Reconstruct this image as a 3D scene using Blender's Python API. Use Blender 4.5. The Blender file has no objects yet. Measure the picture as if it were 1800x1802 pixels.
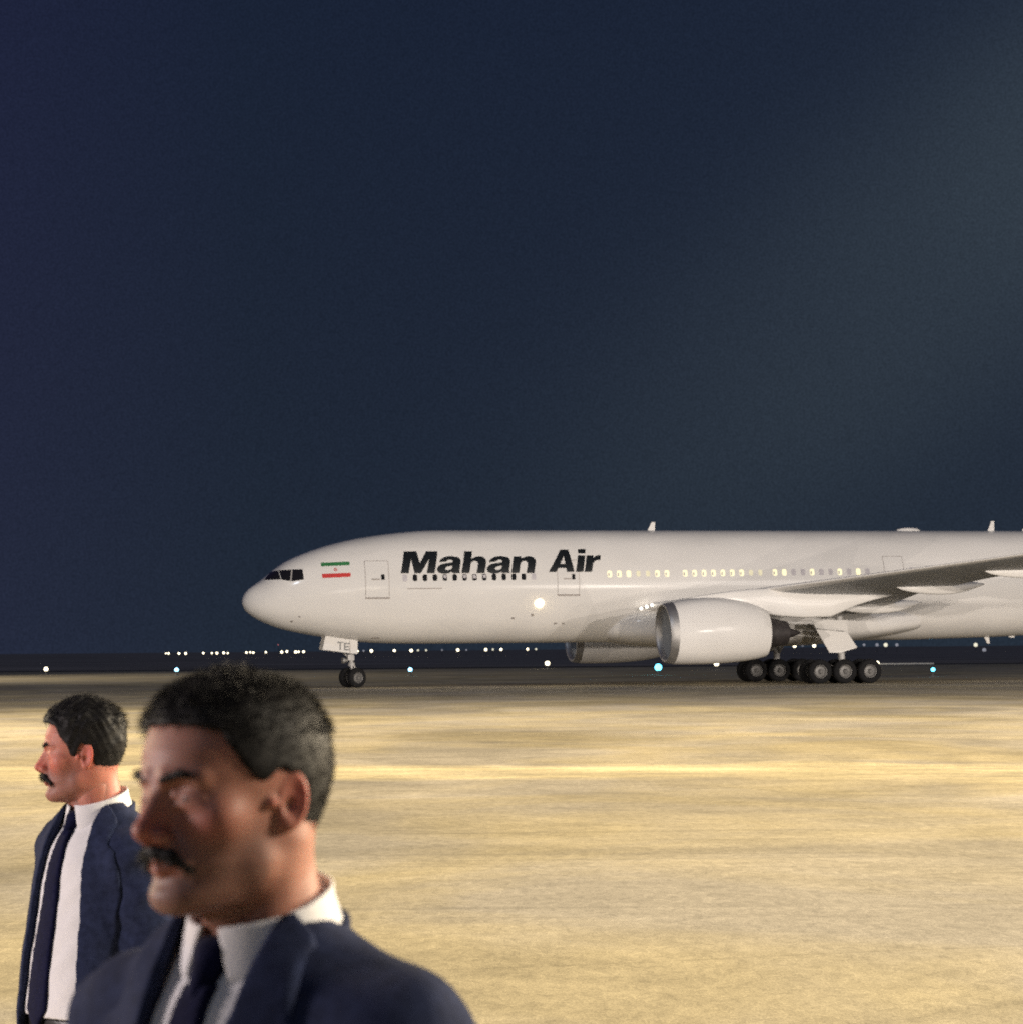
import bpy, bmesh, math, random
import numpy as np
from mathutils import Vector, Matrix

random.seed(7)
RNG = np.random.RandomState(11)
R = math.radians
scn = bpy.context.scene
col = scn.collection

# ------------------------------------------------------------------ camera
CAM_H = 1.983
cd = bpy.data.cameras.new('camera')
cam = bpy.data.objects.new('camera', cd)
col.objects.link(cam)
cam.location = (0, 0, CAM_H)
cam.matrix_world = Matrix.Translation((0, 0, CAM_H)) @ Matrix.Rotation(R(90), 4, 'X') @ Matrix.Rotation(-0.0083, 4, 'Z')
cd.sensor_fit = 'HORIZONTAL'
cd.sensor_width = 36.0
cd.lens = 36.0 * 5015.6 / 1800.0
cd.shift_x = -2.0 / 1800.0
cd.shift_y = 241.9 / 1800.0
cd.clip_start = 0.1
cd.clip_end = 20000.0
cd.dof.use_dof = True
cd.dof.focus_distance = 17.0
cd.dof.aperture_fstop = 10.4
scn.camera = cam

# ------------------------------------------------------------------ world
world = bpy.data.worlds.new('World')
scn.world = world
world.use_nodes = True
wn = world.node_tree.nodes
wl = world.node_tree.links
wn.clear()


def build_world():
    out = wn.new('ShaderNodeOutputWorld')
    bg = wn.new('ShaderNodeBackground')
    tc = wn.new('ShaderNodeTexCoord')
    sep = wn.new('ShaderNodeSeparateXYZ')
    wl.new(tc.outputs['Generated'], sep.inputs[0])
    # night sky: hazy blue-grey low down, deeper and more violet higher up
    ramp = wn.new('ShaderNodeValToRGB')
    e = ramp.color_ramp.elements
    e[0].position = 0.0
    e[0].color = (0.0150, 0.0228, 0.0375, 1)
    e[1].position = 0.62
    e[1].color = (0.0080, 0.0098, 0.0260, 1)
    a = ramp.color_ramp.elements.new(0.10)
    a.color = (0.0130, 0.0196, 0.0365, 1)
    a = ramp.color_ramp.elements.new(0.22)
    a.color = (0.0102, 0.0165, 0.0355, 1)
    wl.new(sep.outputs['Z'], ramp.inputs[0])
    # broad town glow to the right of the view (all the way round to the east)
    nz = wn.new('ShaderNodeTexNoise')
    nz.inputs['Scale'].default_value = 3.0
    nz.inputs['Detail'].default_value = 3.0
    wl.new(tc.outputs['Generated'], nz.inputs['Vector'])
    mx = wn.new('ShaderNodeMapRange')
    mx.inputs['From Min'].default_value = -0.06
    mx.inputs['From Max'].default_value = 0.26
    mx.interpolation_type = 'SMOOTHSTEP'
    wl.new(sep.outputs['X'], mx.inputs['Value'])
    mul = wn.new('ShaderNodeMath')
    mul.operation = 'MULTIPLY'
    wl.new(mx.outputs[0], mul.inputs[0])
    wl.new(nz.outputs['Fac'], mul.inputs[1])
    # a soft slanting shaft of floodlit haze coming in from the upper right
    lin = wn.new('ShaderNodeMath')
    lin.operation = 'MULTIPLY_ADD'
    lin.inputs[1].default_value = -0.62
    wl.new(sep.outputs['X'], lin.inputs[0])
    wl.new(sep.outputs['Z'], lin.inputs[2])
    off = wn.new('ShaderNodeMath')
    off.operation = 'SUBTRACT'
    off.inputs[1].default_value = 0.045
    wl.new(lin.outputs[0], off.inputs[0])
    ab = wn.new('ShaderNodeMath')
    ab.operation = 'ABSOLUTE'
    wl.new(off.outputs[0], ab.inputs[0])
    fall = wn.new('ShaderNodeMapRange')
    fall.interpolation_type = 'SMOOTHERSTEP'
    fall.inputs['From Min'].default_value = 0.11
    fall.inputs['From Max'].default_value = 0.0
    fall.inputs['To Min'].default_value = 0.20
    fall.inputs['To Max'].default_value = 1.0
    wl.new(ab.outputs[0], fall.inputs['Value'])
    mul2 = wn.new('ShaderNodeMath')
    mul2.operation = 'MULTIPLY'
    wl.new(mul.outputs[0], mul2.inputs[0])
    wl.new(fall.outputs[0], mul2.inputs[1])
    glow = wn.new('ShaderNodeMix')
    glow.data_type = 'RGBA'
    glow.blend_type = 'ADD'
    glow.inputs[7].default_value = (0.046, 0.061, 0.060, 1)
    wl.new(mul2.outputs[0], glow.inputs[0])
    wl.new(ramp.outputs[0], glow.inputs[6])
    # violet cast to the left
    ml = wn.new('ShaderNodeMapRange')
    ml.inputs['From Min'].default_value = -0.09
    ml.inputs['From Max'].default_value = -0.24
    wl.new(sep.outputs['X'], ml.inputs['Value'])
    vio = wn.new('ShaderNodeMix')
    vio.data_type = 'RGBA'
    vio.blend_type = 'ADD'
    vio.inputs[7].default_value = (0.005, 0.0005, 0.013, 1)
    wl.new(ml.outputs[0], vio.inputs[0])
    wl.new(glow.outputs[2], vio.inputs[6])
    # fine uneven speckle put into the sky colour, like camera grain
    sky_grain = wn.new('ShaderNodeTexNoise')
    sky_grain.inputs['Scale'].default_value = 1300.0
    sky_grain.inputs['Detail'].default_value = 2.0
    sky_grain.inputs['Roughness'].default_value = 0.75
    wl.new(tc.outputs['Generated'], sky_grain.inputs['Vector'])
    dr = wn.new('ShaderNodeMapRange')
    dr.inputs['From Min'].default_value = 0.3
    dr.inputs['From Max'].default_value = 0.7
    dr.inputs['To Min'].default_value = 0.80
    dr.inputs['To Max'].default_value = 1.20
    wl.new(sky_grain.outputs['Fac'], dr.inputs['Value'])
    dm = wn.new('ShaderNodeMix')
    dm.data_type = 'RGBA'
    dm.blend_type = 'MULTIPLY'
    dm.inputs[0].default_value = 1.0
    wl.new(vio.outputs[2], dm.inputs[6])
    wl.new(dr.outputs[0], dm.inputs[7])
    wl.new(dm.outputs[2], bg.inputs['Color'])
    bg.inputs['Strength'].default_value = 1.0
    wl.new(bg.outputs[0], out.inputs[0])


build_world()


# weak cool sun added as fill, to lift the dark field
sd = bpy.data.lights.new('fill_sun', 'SUN')
sd.energy = 0.22
sd.color = (0.72, 0.84, 1.0)
sd.angle = R(0.5)
so = bpy.data.objects.new('fill_sun', sd)
col.objects.link(so)
so.rotation_euler = (R(52), 0, R(-28))

# ------------------------------------------------------------------ lamps outside the frame: floodlights, work lights and added fill
def spot(name, loc, target, power, color, size, cone, blend=0.6):
    ld = bpy.data.lights.new(name, 'SPOT')
    ld.energy = power
    ld.color = color
    ld.shadow_soft_size = size
    ld.spot_size = R(cone)
    ld.spot_blend = blend
    o = bpy.data.objects.new(name, ld)
    col.objects.link(o)
    o.location = loc
    d = Vector(target) - Vector(loc)
    o.rotation_euler = d.to_track_quat('-Z', 'Y').to_euler()
    return o


WARM = (1.0, 0.83, 0.58)
SAND = (1.0, 0.87, 0.68)
PALE = (1.0, 0.89, 0.785)
COOL = (1.0, 0.86, 0.84)
spot('apron_floodlight', (64, 48, 18), (0, 44, 0), 560000, WARM, 2.0, 120, 1.0)
spot('apron_floodlight', (-66, 66, 19), (4, 62, 0), 520000, WARM, 1.5, 92, 1.0)
spot('apron_floodlight', (24, 4, 12), (1, 22, 0), 62000, SAND, 2.5, 120, 1.0)
spot('stand_floodlight', (62, 42, 17), (8, 158, 4), 160000, PALE, 0.8, 70)
spot('stand_floodlight', (40, 30, 18), (-4, 152, 4), 160000, PALE, 0.8, 60)
spot('stand_floodlight', (92, 34, 17), (16, 160, 4), 130000, PALE, 0.8, 60)
spot('stand_floodlight', (-38, 40, 6), (6, 153, 3), 150000, PALE, 0.8, 60)
spot('far_ground_fill', (-74, 215, 18), (-16, 225, 0), 90000, SAND, 0.8, 110)  # unseen lamp added to brighten the ground beyond the aircraft
spot('nose_highlight_spot', (1.5, -30, 5), (-9, 150, 4.6), 14000, PALE, 0.3, 7)  # unseen narrow spots behind the camera, added for highlights on the nose
spot('nose_highlight_spot', (7.5, -34, 5), (-9, 150, 4.6), 14000, PALE, 0.3, 7)
spot('vehicle_worklight', (56, 55, 2.4), (2, 156, 5), 34000, PALE, 0.25, 60)
spot('vehicle_worklight', (78, 48, 2.8), (8, 156, 5), 34000, PALE, 0.25, 60)
spot('press_light', (-9, 4.2, 2.9), (-1.2, 5.5, 1.5), 3000, COOL, 0.9, 60)

scn.cycles.use_denoising = False
scn.cycles.sample_clamp_indirect = 1.0
scn.cycles.sample_clamp_direct = 3.0
scn.cycles.max_bounces = 6
scn.view_settings.view_transform = 'Standard'
scn.view_settings.look = 'None'
scn.view_settings.exposure = 0.0
scn.view_settings.gamma = 1.0
scn.view_settings.use_curve_mapping = False


# ------------------------------------------------------------------ helpers
def mat(name, color=(0.5, 0.5, 0.5), rough=0.5, metal=0.0, coat=0.0, spec=0.5, sss=0.0, emit=None, estr=0.0):
    m = bpy.data.materials.new(name)
    m.use_nodes = True
    b = m.node_tree.nodes['Principled BSDF']
    b.inputs['Base Color'].default_value = (*color, 1)
    b.inputs['Roughness'].default_value = rough
    b.inputs['Metallic'].default_value = metal
    b.inputs['Coat Weight'].default_value = coat
    b.inputs['Coat Roughness'].default_value = 0.13
    b.inputs['Specular IOR Level'].default_value = spec
    if sss:
        b.inputs['Subsurface Weight'].default_value = sss
        b.inputs['Subsurface Radius'].default_value = (1.0, 0.28, 0.14)
        b.inputs['Subsurface Scale'].default_value = 0.012
    if emit:
        b.inputs['Emission Color'].default_value = (*emit, 1)
        b.inputs['Emission Strength'].default_value = estr
        if estr < 20:
            m.cycles.emission_sampling = 'NONE'
    return m


def noisy(m, scale=8.0, lo=0.85, hi=1.1, detail=5.0, bump=0.0, bscale=None, coords='Object', stretch=(1, 1, 1), bdist=0.01):
    """break up a material's base colour with noise, and give it fine relief"""
    nt = m.node_tree
    b = nt.nodes['Principled BSDF']
    tc = nt.nodes.new('ShaderNodeTexCoord')
    mp = nt.nodes.new('ShaderNodeMapping')
    mp.inputs['Scale'].default_value = stretch
    nt.links.new(tc.outputs[coords], mp.inputs[0])
    n = nt.nodes.new('ShaderNodeTexNoise')
    n.inputs['Scale'].default_value = scale
    n.inputs['Detail'].default_value = detail
    nt.links.new(mp.outputs[0], n.inputs['Vector'])
    mr = nt.nodes.new('ShaderNodeMapRange')
    mr.inputs['From Min'].default_value = 0.3
    mr.inputs['From Max'].default_value = 0.7
    mr.inputs['To Min'].default_value = lo
    mr.inputs['To Max'].default_value = hi
    nt.links.new(n.outputs['Fac'], mr.inputs['Value'])
    mx = nt.nodes.new('ShaderNodeMix')
    mx.data_type = 'RGBA'
    mx.blend_type = 'MULTIPLY'
    mx.inputs[0].default_value = 1.0
    mx.inputs[6].default_value = b.inputs['Base Color'].default_value
    nt.links.new(mr.outputs[0], mx.inputs[7])
    nt.links.new(mx.outputs[2], b.inputs['Base Color'])
    if bump:
        n2 = nt.nodes.new('ShaderNodeTexNoise')
        n2.inputs['Scale'].default_value = bscale or scale * 4
        n2.inputs['Detail'].default_value = 4
        nt.links.new(mp.outputs[0], n2.inputs['Vector'])
        bp = nt.nodes.new('ShaderNodeBump')
        bp.inputs['Strength'].default_value = bump
        bp.inputs['Distance'].default_value = bdist
        nt.links.new(n2.outputs['Fac'], bp.inputs['Height'])
        nt.links.new(bp.outputs[0], b.inputs['Normal'])
    return m


def tag(o, label=None, cat=None, group=None, kind=None):
    if label:
        o['label'] = label
    if cat:
        o['category'] = cat
    if group:
        o['group'] = group
    if kind:
        o['kind'] = kind
    return o


def empty(name, loc=(0, 0, 0), rz=0.0, parent=None):
    o = bpy.data.objects.new(name, None)
    col.objects.link(o)
    o.location = loc
    o.rotation_euler = (0, 0, rz)
    o.empty_display_size = 0.2
    if parent:
        o.parent = parent
    return o


def mesh_np(name, V, F, mats, parent=None, smooth=True, midx=None):
    """one mesh object from vertex and face arrays (faces: list of tuples, or an (n,k) array)"""
    me = bpy.data.meshes.new(name)
    V = np.asarray(V, dtype=np.float32).reshape(-1, 3)
    if isinstance(F, np.ndarray):
        F = F.astype(np.int32)
        n, k = F.shape
        me.vertices.add(len(V))
        me.vertices.foreach_set('co', V.ravel())
        me.loops.add(n * k)
        me.loops.foreach_set('vertex_index', F.ravel())
        me.polygons.add(n)
        me.polygons.foreach_set('loop_start', np.arange(0, n * k, k, dtype=np.int32))
        me.update(calc_edges=True)
        me.validate()
    else:
        me.from_pydata(V.tolist(), [], [tuple(int(i) for i in f) for f in F])
    for m in (mats if isinstance(mats, (list, tuple)) else [mats]):
        me.materials.append(m)
    if smooth:
        me.polygons.foreach_set('use_smooth', np.ones(len(me.polygons), dtype=bool))
    if midx is not None:
        me.polygons.foreach_set('material_index', np.asarray(midx, dtype=np.int32))
    me.update()
    o = bpy.data.objects.new(name, me)
    col.objects.link(o)
    if parent:
        o.parent = parent
    return o


class MB:
    """collects shapes, builds ONE mesh object"""
    def __init__(self):
        self.V, self.F, self.M = [], [], []

    def add(self, V, F, mi=0):
        b = len(self.V)
        self.V += [tuple(map(float, v)) for v in V]
        self.F += [tuple(int(i) + b for i in f) for f in F]
        self.M += [mi] * len(F)

    def box(self, c, s, mi=0, rot=None):
        hx, hy, hz = s[0] / 2, s[1] / 2, s[2] / 2
        P = [Vector((x, y, z)) for x in (-hx, hx) for y in (-hy, hy) for z in (-hz, hz)]
        if rot:
            P = [rot @ p for p in P]
        P = [p + Vector(c) for p in P]
        self.add(P, [(0, 1, 3, 2), (4, 6, 7, 5), (0, 4, 5, 1), (2, 3, 7, 6), (0, 2, 6, 4), (1, 5, 7, 3)], mi)

    def tube(self, a, b, r0, r1=None, n=12, mi=0):
        r1 = r0 if r1 is None else r1
        self.rev(a, b, [(0, 0), (0, r0), (1, r1), (1, 0)], n, mi)

    def rev(self, a, b, prof, n=24, mi=0):
        """surface of revolution about a->b; prof = (t along the axis in units of its length, radius)"""
        a, b = Vector(a), Vector(b)
        ax = b - a
        d = ax.normalized()
        u = d.orthogonal().normalized()
        w = d.cross(u)
        V = []
        for t, r in prof:
            for i in range(n):
                an = 2 * math.pi * i / n
                V.append(a + ax * t + (u * math.cos(an) + w * math.sin(an)) * r)
        F = []
        for k in range(len(prof) - 1):
            for i in range(n):
                j = (i + 1) % n
                F.append((k * n + i, k * n + j, (k + 1) * n + j, (k + 1) * n + i))
        self.add(V, F, mi)

    def sphere(self, c, r, n=12, mi=0, sc=(1, 1, 1)):
        V, F = [], []
        for i in range(n + 1):
            th = math.pi * i / n
            for j in range(2 * n):
                ph = math.pi * j / n
                V.append((c[0] + r * sc[0] * math.sin(th) * math.cos(ph), c[1] + r * sc[1] * math.sin(th) * math.sin(ph), c[2] + r * sc[2] * math.cos(th)))
        for i in range(n):
            for j in range(2 * n):
                k = (j + 1) % (2 * n)
                F.append((i * 2 * n + j, (i + 1) * 2 * n + j, (i + 1) * 2 * n + k, i * 2 * n + k))
        self.add(V, F, mi)

    def build(self, name, mats, parent=None, smooth=False, weld=True):
        me = bpy.data.meshes.new(name)
        me.from_pydata(self.V, [], self.F)
        for m in (mats if isinstance(mats, (list, tuple)) else [mats]):
            me.materials.append(m)
        me.polygons.foreach_set('material_index', np.array(self.M, dtype=np.int32))
        bm = bmesh.new()
        bm.from_mesh(me)
        if weld:
            bmesh.ops.remove_doubles(bm, verts=bm.verts, dist=1e-5)
        bmesh.ops.recalc_face_normals(bm, faces=bm.faces)
        bm.to_mesh(me)
        bm.free()
        if smooth:
            me.polygons.foreach_set('use_smooth', np.ones(len(me.polygons), dtype=bool))
            me.set_sharp_from_angle(angle=R(38))
        o = bpy.data.objects.new(name, me)
        col.objects.link(o)
        if parent:
            o.parent = parent
        return o


def pchip(xs, ys, x):
    """monotone cubic interpolation"""
    xs, ys = np.asarray(xs, float), np.asarray(ys, float)
    h = np.diff(xs)
    d = np.diff(ys) / h
    m = np.zeros(len(xs))
    m[0], m[-1] = d[0], d[-1]
    for i in range(1, len(xs) - 1):
        if d[i - 1] * d[i] > 0:
            w1, w2 = 2 * h[i] + h[i - 1], h[i] + 2 * h[i - 1]
            m[i] = (w1 + w2) / (w1 / d[i - 1] + w2 / d[i])
    x = np.clip(np.asarray(x, float), xs[0], xs[-1])
    i = np.clip(np.searchsorted(xs, x) - 1, 0, len(xs) - 2)
    t = (x - xs[i]) / h[i]
    return (ys[i] * (1 + 2 * t) * (1 - t) ** 2 + m[i] * h[i] * t * (1 - t) ** 2
            + ys[i + 1] * t * t * (3 - 2 * t) + m[i + 1] * h[i] * t * t * (t - 1))


# ------------------------------------------------------------------ the ground
def concrete_material():
    m = mat('lit_concrete', (0.36, 0.30, 0.19), 0.75, spec=0.25)
    nt = m.node_tree
    L = nt.links.new
    b = nt.nodes['Principled BSDF']
    geo = nt.nodes.new('ShaderNodeNewGeometry')

    def noise(scale, stretch, detail=6.0, rough=0.6, dist=0.0, off=(0, 0, 0)):
        mp = nt.nodes.new('ShaderNodeMapping')
        mp.inputs['Scale'].default_value = stretch
        mp.inputs['Location'].default_value = off
        L(geo.outputs['Position'], mp.inputs[0])
        n = nt.nodes.new('ShaderNodeTexNoise')
        n.inputs['Scale'].default_value = scale
        n.inputs['Detail'].default_value = detail
        n.inputs['Roughness'].default_value = rough
        n.inputs['Distortion'].default_value = dist
        L(mp.outputs[0], n.inputs['Vector'])
        return n.outputs['Fac']

    def rng(v, a, b_, lo, hi):
        mr = nt.nodes.new('ShaderNodeMapRange')
        mr.inputs['From Min'].default_value = a
        mr.inputs['From Max'].default_value = b_
        mr.inputs['To Min'].default_value = lo
        mr.inputs['To Max'].default_value = hi
        L(v, mr.inputs['Value'])
        return mr.outputs[0]

    def mult(a, c):
        mm = nt.nodes.new('ShaderNodeMath')
        mm.operation = 'MULTIPLY'
        L(a, mm.inputs[0])
        L(c, mm.inputs[1])
        return mm.outputs[0]

    broad = rng(noise(0.11, (1.3, 0.8, 1), 4, 0.55, 1.2), 0.32, 0.68, 0.66, 1.22)
    patch = rng(noise(0.7, (1.1, 0.9, 1), 5, 0.6, 1.0, (7, 3, 0)), 0.3, 0.7, 0.84, 1.14)
    stroke = rng(noise(4.6, (2.3, 0.8, 1), 6, 0.72, 0.8, (1, 9, 0)), 0.3, 0.7, 0.76, 1.22)
    grain = rng(noise(30.0, (2.2, 0.6, 1), 4, 0.8), 0.3, 0.7, 0.72, 1.26)
    # rubber and scrape lines: thin dark contours of a warped noise
    ln = noise(0.11, (0.35, 1.0, 1), 2, 0.5, 1.5, (4, 1, 0))
    pp = nt.nodes.new('ShaderNodeMath')
    pp.operation = 'PINGPONG'
    pp.inputs[1].default_value = 0.045
    L(ln, pp.inputs[0])
    line = rng(pp.outputs[0], 0.0, 0.006, 0.86, 1.0)
    f = mult(mult(mult(broad, patch), mult(stroke, grain)), line)
    # two tints: yellower swept concrete against greyer worn patches
    hue = rng(noise(0.16, (1.2, 0.8, 1), 4, 0.55, 0.8, (11, 5, 0)), 0.38, 0.62, 0.0, 1.0)
    mx = nt.nodes.new('ShaderNodeMix')
    mx.data_type = 'RGBA'
    mx.inputs[6].default_value = (0.43, 0.385, 0.30, 1)
    mx.inputs[7].default_value = (0.50, 0.425, 0.26, 1)
    L(hue, mx.inputs[0])
    # a paler, yellower, uneven band crossing the apron some forty-five metres out
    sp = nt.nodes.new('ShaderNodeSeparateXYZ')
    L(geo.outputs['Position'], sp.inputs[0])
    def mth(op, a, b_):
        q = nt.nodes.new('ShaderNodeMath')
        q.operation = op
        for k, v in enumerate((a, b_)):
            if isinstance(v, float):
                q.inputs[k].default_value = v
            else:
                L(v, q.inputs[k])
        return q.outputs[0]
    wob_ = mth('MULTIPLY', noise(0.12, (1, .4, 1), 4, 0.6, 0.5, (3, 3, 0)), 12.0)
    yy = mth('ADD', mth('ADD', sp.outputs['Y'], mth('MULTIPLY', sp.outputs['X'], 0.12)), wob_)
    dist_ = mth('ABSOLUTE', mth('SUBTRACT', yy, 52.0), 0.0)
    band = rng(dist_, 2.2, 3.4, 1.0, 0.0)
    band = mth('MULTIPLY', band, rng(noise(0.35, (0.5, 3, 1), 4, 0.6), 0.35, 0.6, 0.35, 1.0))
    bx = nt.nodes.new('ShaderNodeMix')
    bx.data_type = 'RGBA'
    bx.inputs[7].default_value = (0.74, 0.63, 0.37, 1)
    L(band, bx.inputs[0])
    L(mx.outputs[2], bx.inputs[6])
    cm = nt.nodes.new('ShaderNodeMix')
    cm.data_type = 'RGBA'
    cm.blend_type = 'MULTIPLY'
    cm.inputs[0].default_value = 1.0
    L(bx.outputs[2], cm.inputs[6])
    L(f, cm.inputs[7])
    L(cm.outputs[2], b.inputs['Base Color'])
    bp = nt.nodes.new('ShaderNodeBump')
    bp.inputs['Strength'].default_value = 0.35
    bp.inputs['Distance'].default_value = 0.01
    L(noise(9.0, (0.7, 1.0, 1), 5, 0.7), bp.inputs['Height'])
    L(bp.outputs[0], b.inputs['Normal'])
    return m


def sheet(name, x0, x1, y0, y1, z, m, nx=1, ny=1):
    mb = MB()
    for i in range(nx):
        for j in range(ny):
            xa, xb = x0 + (x1 - x0) * i / nx, x0 + (x1 - x0) * (i + 1) / nx
            ya, yb = y0 + (y1 - y0) * j / ny, y0 + (y1 - y0) * (j + 1) / ny
            mb.add([(xa, ya, z), (xb, ya, z), (xb, yb, z), (xa, yb, z)], [(0, 1, 2, 3)])
    return tag(mb.build(name, m), kind='structure')


dry = noisy(mat('dry_field', (0.34, 0.30, 0.26), 0.95, spec=0.1), 0.05, 0.6, 1.4, stretch=(0.4, 1, 1), coords='Object')
sheet('ground', -9000, 9000, -400, 12000, -0.02, dry)
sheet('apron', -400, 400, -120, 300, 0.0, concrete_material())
shoulder_m = noisy(mat('old_asphalt', (0.075, 0.07, 0.065), 0.9, spec=0.2), 0.3, 0.7, 1.3, stretch=(0.4, 1, 1))
sheet('taxiway', -400, 400, 300, 322, -0.006, shoulder_m)

mark_m = noisy(mat('tyre_rubber_mark', (0.30, 0.26, 0.185), 0.8, spec=0.2), 5.0, 0.75, 1.35, coords='Object')


def tyre_mark(pts, w):
    """rubber streak left on the concrete: a thin sheet just above it"""
    P_ = np.array(pts, float)
    t = np.linspace(0, 1, len(P_))
    tt = np.linspace(0, 1, 60)
    c = np.stack([pchip(t, P_[:, 0], tt), pchip(t, P_[:, 1], tt)], 1)
    d = np.gradient(c, axis=0)
    nrm = np.stack([-d[:, 1], d[:, 0]], 1)
    nrm /= np.linalg.norm(nrm, axis=1, keepdims=True) + 1e-9
    ww = w * (np.sin(np.pi * np.clip(tt, .02, .98)) ** .4)[:, None] * .5
    a, b = c + nrm * ww, c - nrm * ww
    V = [(x, y, .004) for x, y in a] + [(x, y, .004) for x, y in b]
    n = len(c)
    return tag(mesh_np('tyre_mark', V, [(i, i + 1, n + i + 1, n + i) for i in range(n - 1)], mark_m), kind='structure')


tyre_mark([(13.5, 118.5), (15.4, 117.6), (16.2, 114.2), (17.6, 112.8), (21, 110)], .9)

# ------------------------------------------------------------------ the airliner
# aircraft frame: x = metres aft of the nose tip, y = metres to port, z = height
SX = [0, .04, .2, .5, .9, 1.25, 1.64, 2.25, 3.27, 4.65, 6.0, 7.4, 8.8, 9.7, 11, 36, 40, 44, 50, 55, 60, 62.8, 63.7]
STOP = [4.62, 4.86, 5.15, 5.43, 5.70, 5.98, 6.29, 6.73, 7.19, 7.65, 7.97, 8.19, 8.35, 8.42, 8.45, 8.46, 8.46, 8.46, 8.44, 8.36, 8.1, 7.75, 7.3]
SBOT = [4.62, 4.42, 4.14, 3.88, 3.64, 3.48, 3.32, 3.13, 2.91, 2.67, 2.48, 2.38, 2.34, 2.33, 2.33, 2.33, 2.40, 2.52, 3.05, 4.1, 5.65, 6.55, 7.0]
SWID = [0.0, .26, .58, .92, 1.24, 1.47, 1.69, 1.98, 2.32, 2.62, 2.83, 2.96, 3.04, 3.08, 3.10, 3.10, 3.10, 3.08, 2.85, 2.25, 1.3, .6, .15]
SQ = np.sqrt(np.array(SX))


def fus(s):
    q = np.sqrt(np.maximum(s, 0))
    top, bot, w = pchip(SQ, STOP, q), pchip(SQ, SBOT, q), pchip(SQ, SWID, q)
    k = np.clip(np.asarray(s, float) / 6.0, 0, 1)
    mid = bot + (top - bot) * (0.47 + 0.03 * k)
    return top, bot, w, mid


def fpt(s, z, off=0.0):
    """point on the port skin at station s and height z, pushed out by off"""
    def p(s, z):
        top, bot, w, mid = fus(s)
        h = (top - mid) if z >= mid else (mid - bot)
        sn = max(-0.999, min(0.999, (z - mid) / h))
        return Vector((s, w * math.sqrt(1 - sn * sn), z))
    a = p(s, z)
    if off:
        e = 0.02
        t1 = p(s + e, z) - p(max(s - e, 0.001), z)
        t2 = p(s, z + e) - p(s, z - e)
        n = t1.cross(t2).normalized()
        if n.y < 0:
            n = -n
        a = a + n * off
    return a


NOSE_GEAR = (-8.6009, 152.777)
YAW = 0.2316
plane = empty('airliner')
# local +x runs aft (to the right of the picture and slightly away); port (+y) must face the camera: mirrored frame
# is avoided by mapping port to local -y
plane.rotation_euler = (0, 0, YAW)
plane.location = (NOSE_GEAR[0] - 5.89 * math.cos(YAW), NOSE_GEAR[1] - 5.89 * math.sin(YAW), 0)
tag(plane, 'white wide-body airliner with black lettering standing on the floodlit apron', 'airplane')


def P(v):
    return (v[0], -v[1], v[2])          # port side to local -y


paint = noisy(mat('white_aircraft_paint', (0.80, 0.78, 0.75), 0.5, coat=0.8, spec=0.3), 0.8, 0.90, 1.03, stretch=(0.5, 1, 1))
grey = noisy(mat('grey_wing_paint', (0.34, 0.35, 0.36), 0.42), 1.0, 0.88, 1.08)
panel_grey = noisy(mat('door_line_grey', (0.30, 0.27, 0.25), 0.6), 6, 0.8, 1.1)
black = noisy(mat('black_livery_paint', (0.009, 0.011, 0.013), 0.35), 4, 0.8, 1.2)
green = noisy(mat('flag_green', (0.035, 0.17, 0.06), 0.4), 4, 0.9, 1.1)
red = noisy(mat('flag_red', (0.48, 0.04, 0.035), 0.4), 4, 0.9, 1.1)
glass = mat('dark_glass', (0.012, 0.012, 0.013), 0.08, spec=0.8)
post_grey = mat('window_post', (0.34, 0.33, 0.32), 0.4)
blind = noisy(mat('window_blind', (0.42, 0.40, 0.42), 0.6), 6, 0.9, 1.1)
litwin = noisy(mat('lit_cabin_window', (0.6, 0.55, 0.35), 0.4, emit=(1.0, 0.93, 0.55), estr=0.75), 6, 0.9, 1.1)
dimwin = noisy(mat('faint_cabin_window', (0.6, 0.57, 0.42), 0.4, emit=(1.0, 0.93, 0.6), estr=0.25), 6, 0.9, 1.1)
steel = noisy(mat('bare_metal', (0.50, 0.49, 0.48), 0.48, metal=0.9), 3, 0.85, 1.1)
darkmetal = noisy(mat('dark_metal', (0.06, 0.06, 0.06), 0.45, metal=0.6), 4, 0.7, 1.2)
gearpaint = noisy(mat('gear_grey', (0.40, 0.39, 0.38), 0.45), 5, 0.75, 1.1)
rubber = noisy(mat('tyre_rubber', (0.011, 0.011, 0.012), 0.85, spec=0.15), 10, 0.8, 1.3)
hubm = noisy(mat('wheel_hub', (0.13, 0.127, 0.124), 0.5, metal=0.2), 8, 0.75, 1.15)
lamp_hot = mat('landing_light_lens', (1, 0.9, 0.7), 0.3, emit=(1.0, 0.80, 0.48), estr=45)
glint = mat('lens_glint_glow', (1, 0.95, 0.85), 0.3, emit=(1.0, 0.93, 0.8), estr=3.0)  # root lights are off; a weak glow stands in for glints on their glass
soot = noisy(mat('exhaust_metal', (0.035, 0.03, 0.03), 0.6, metal=0.4), 5, 0.7, 1.2)


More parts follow.
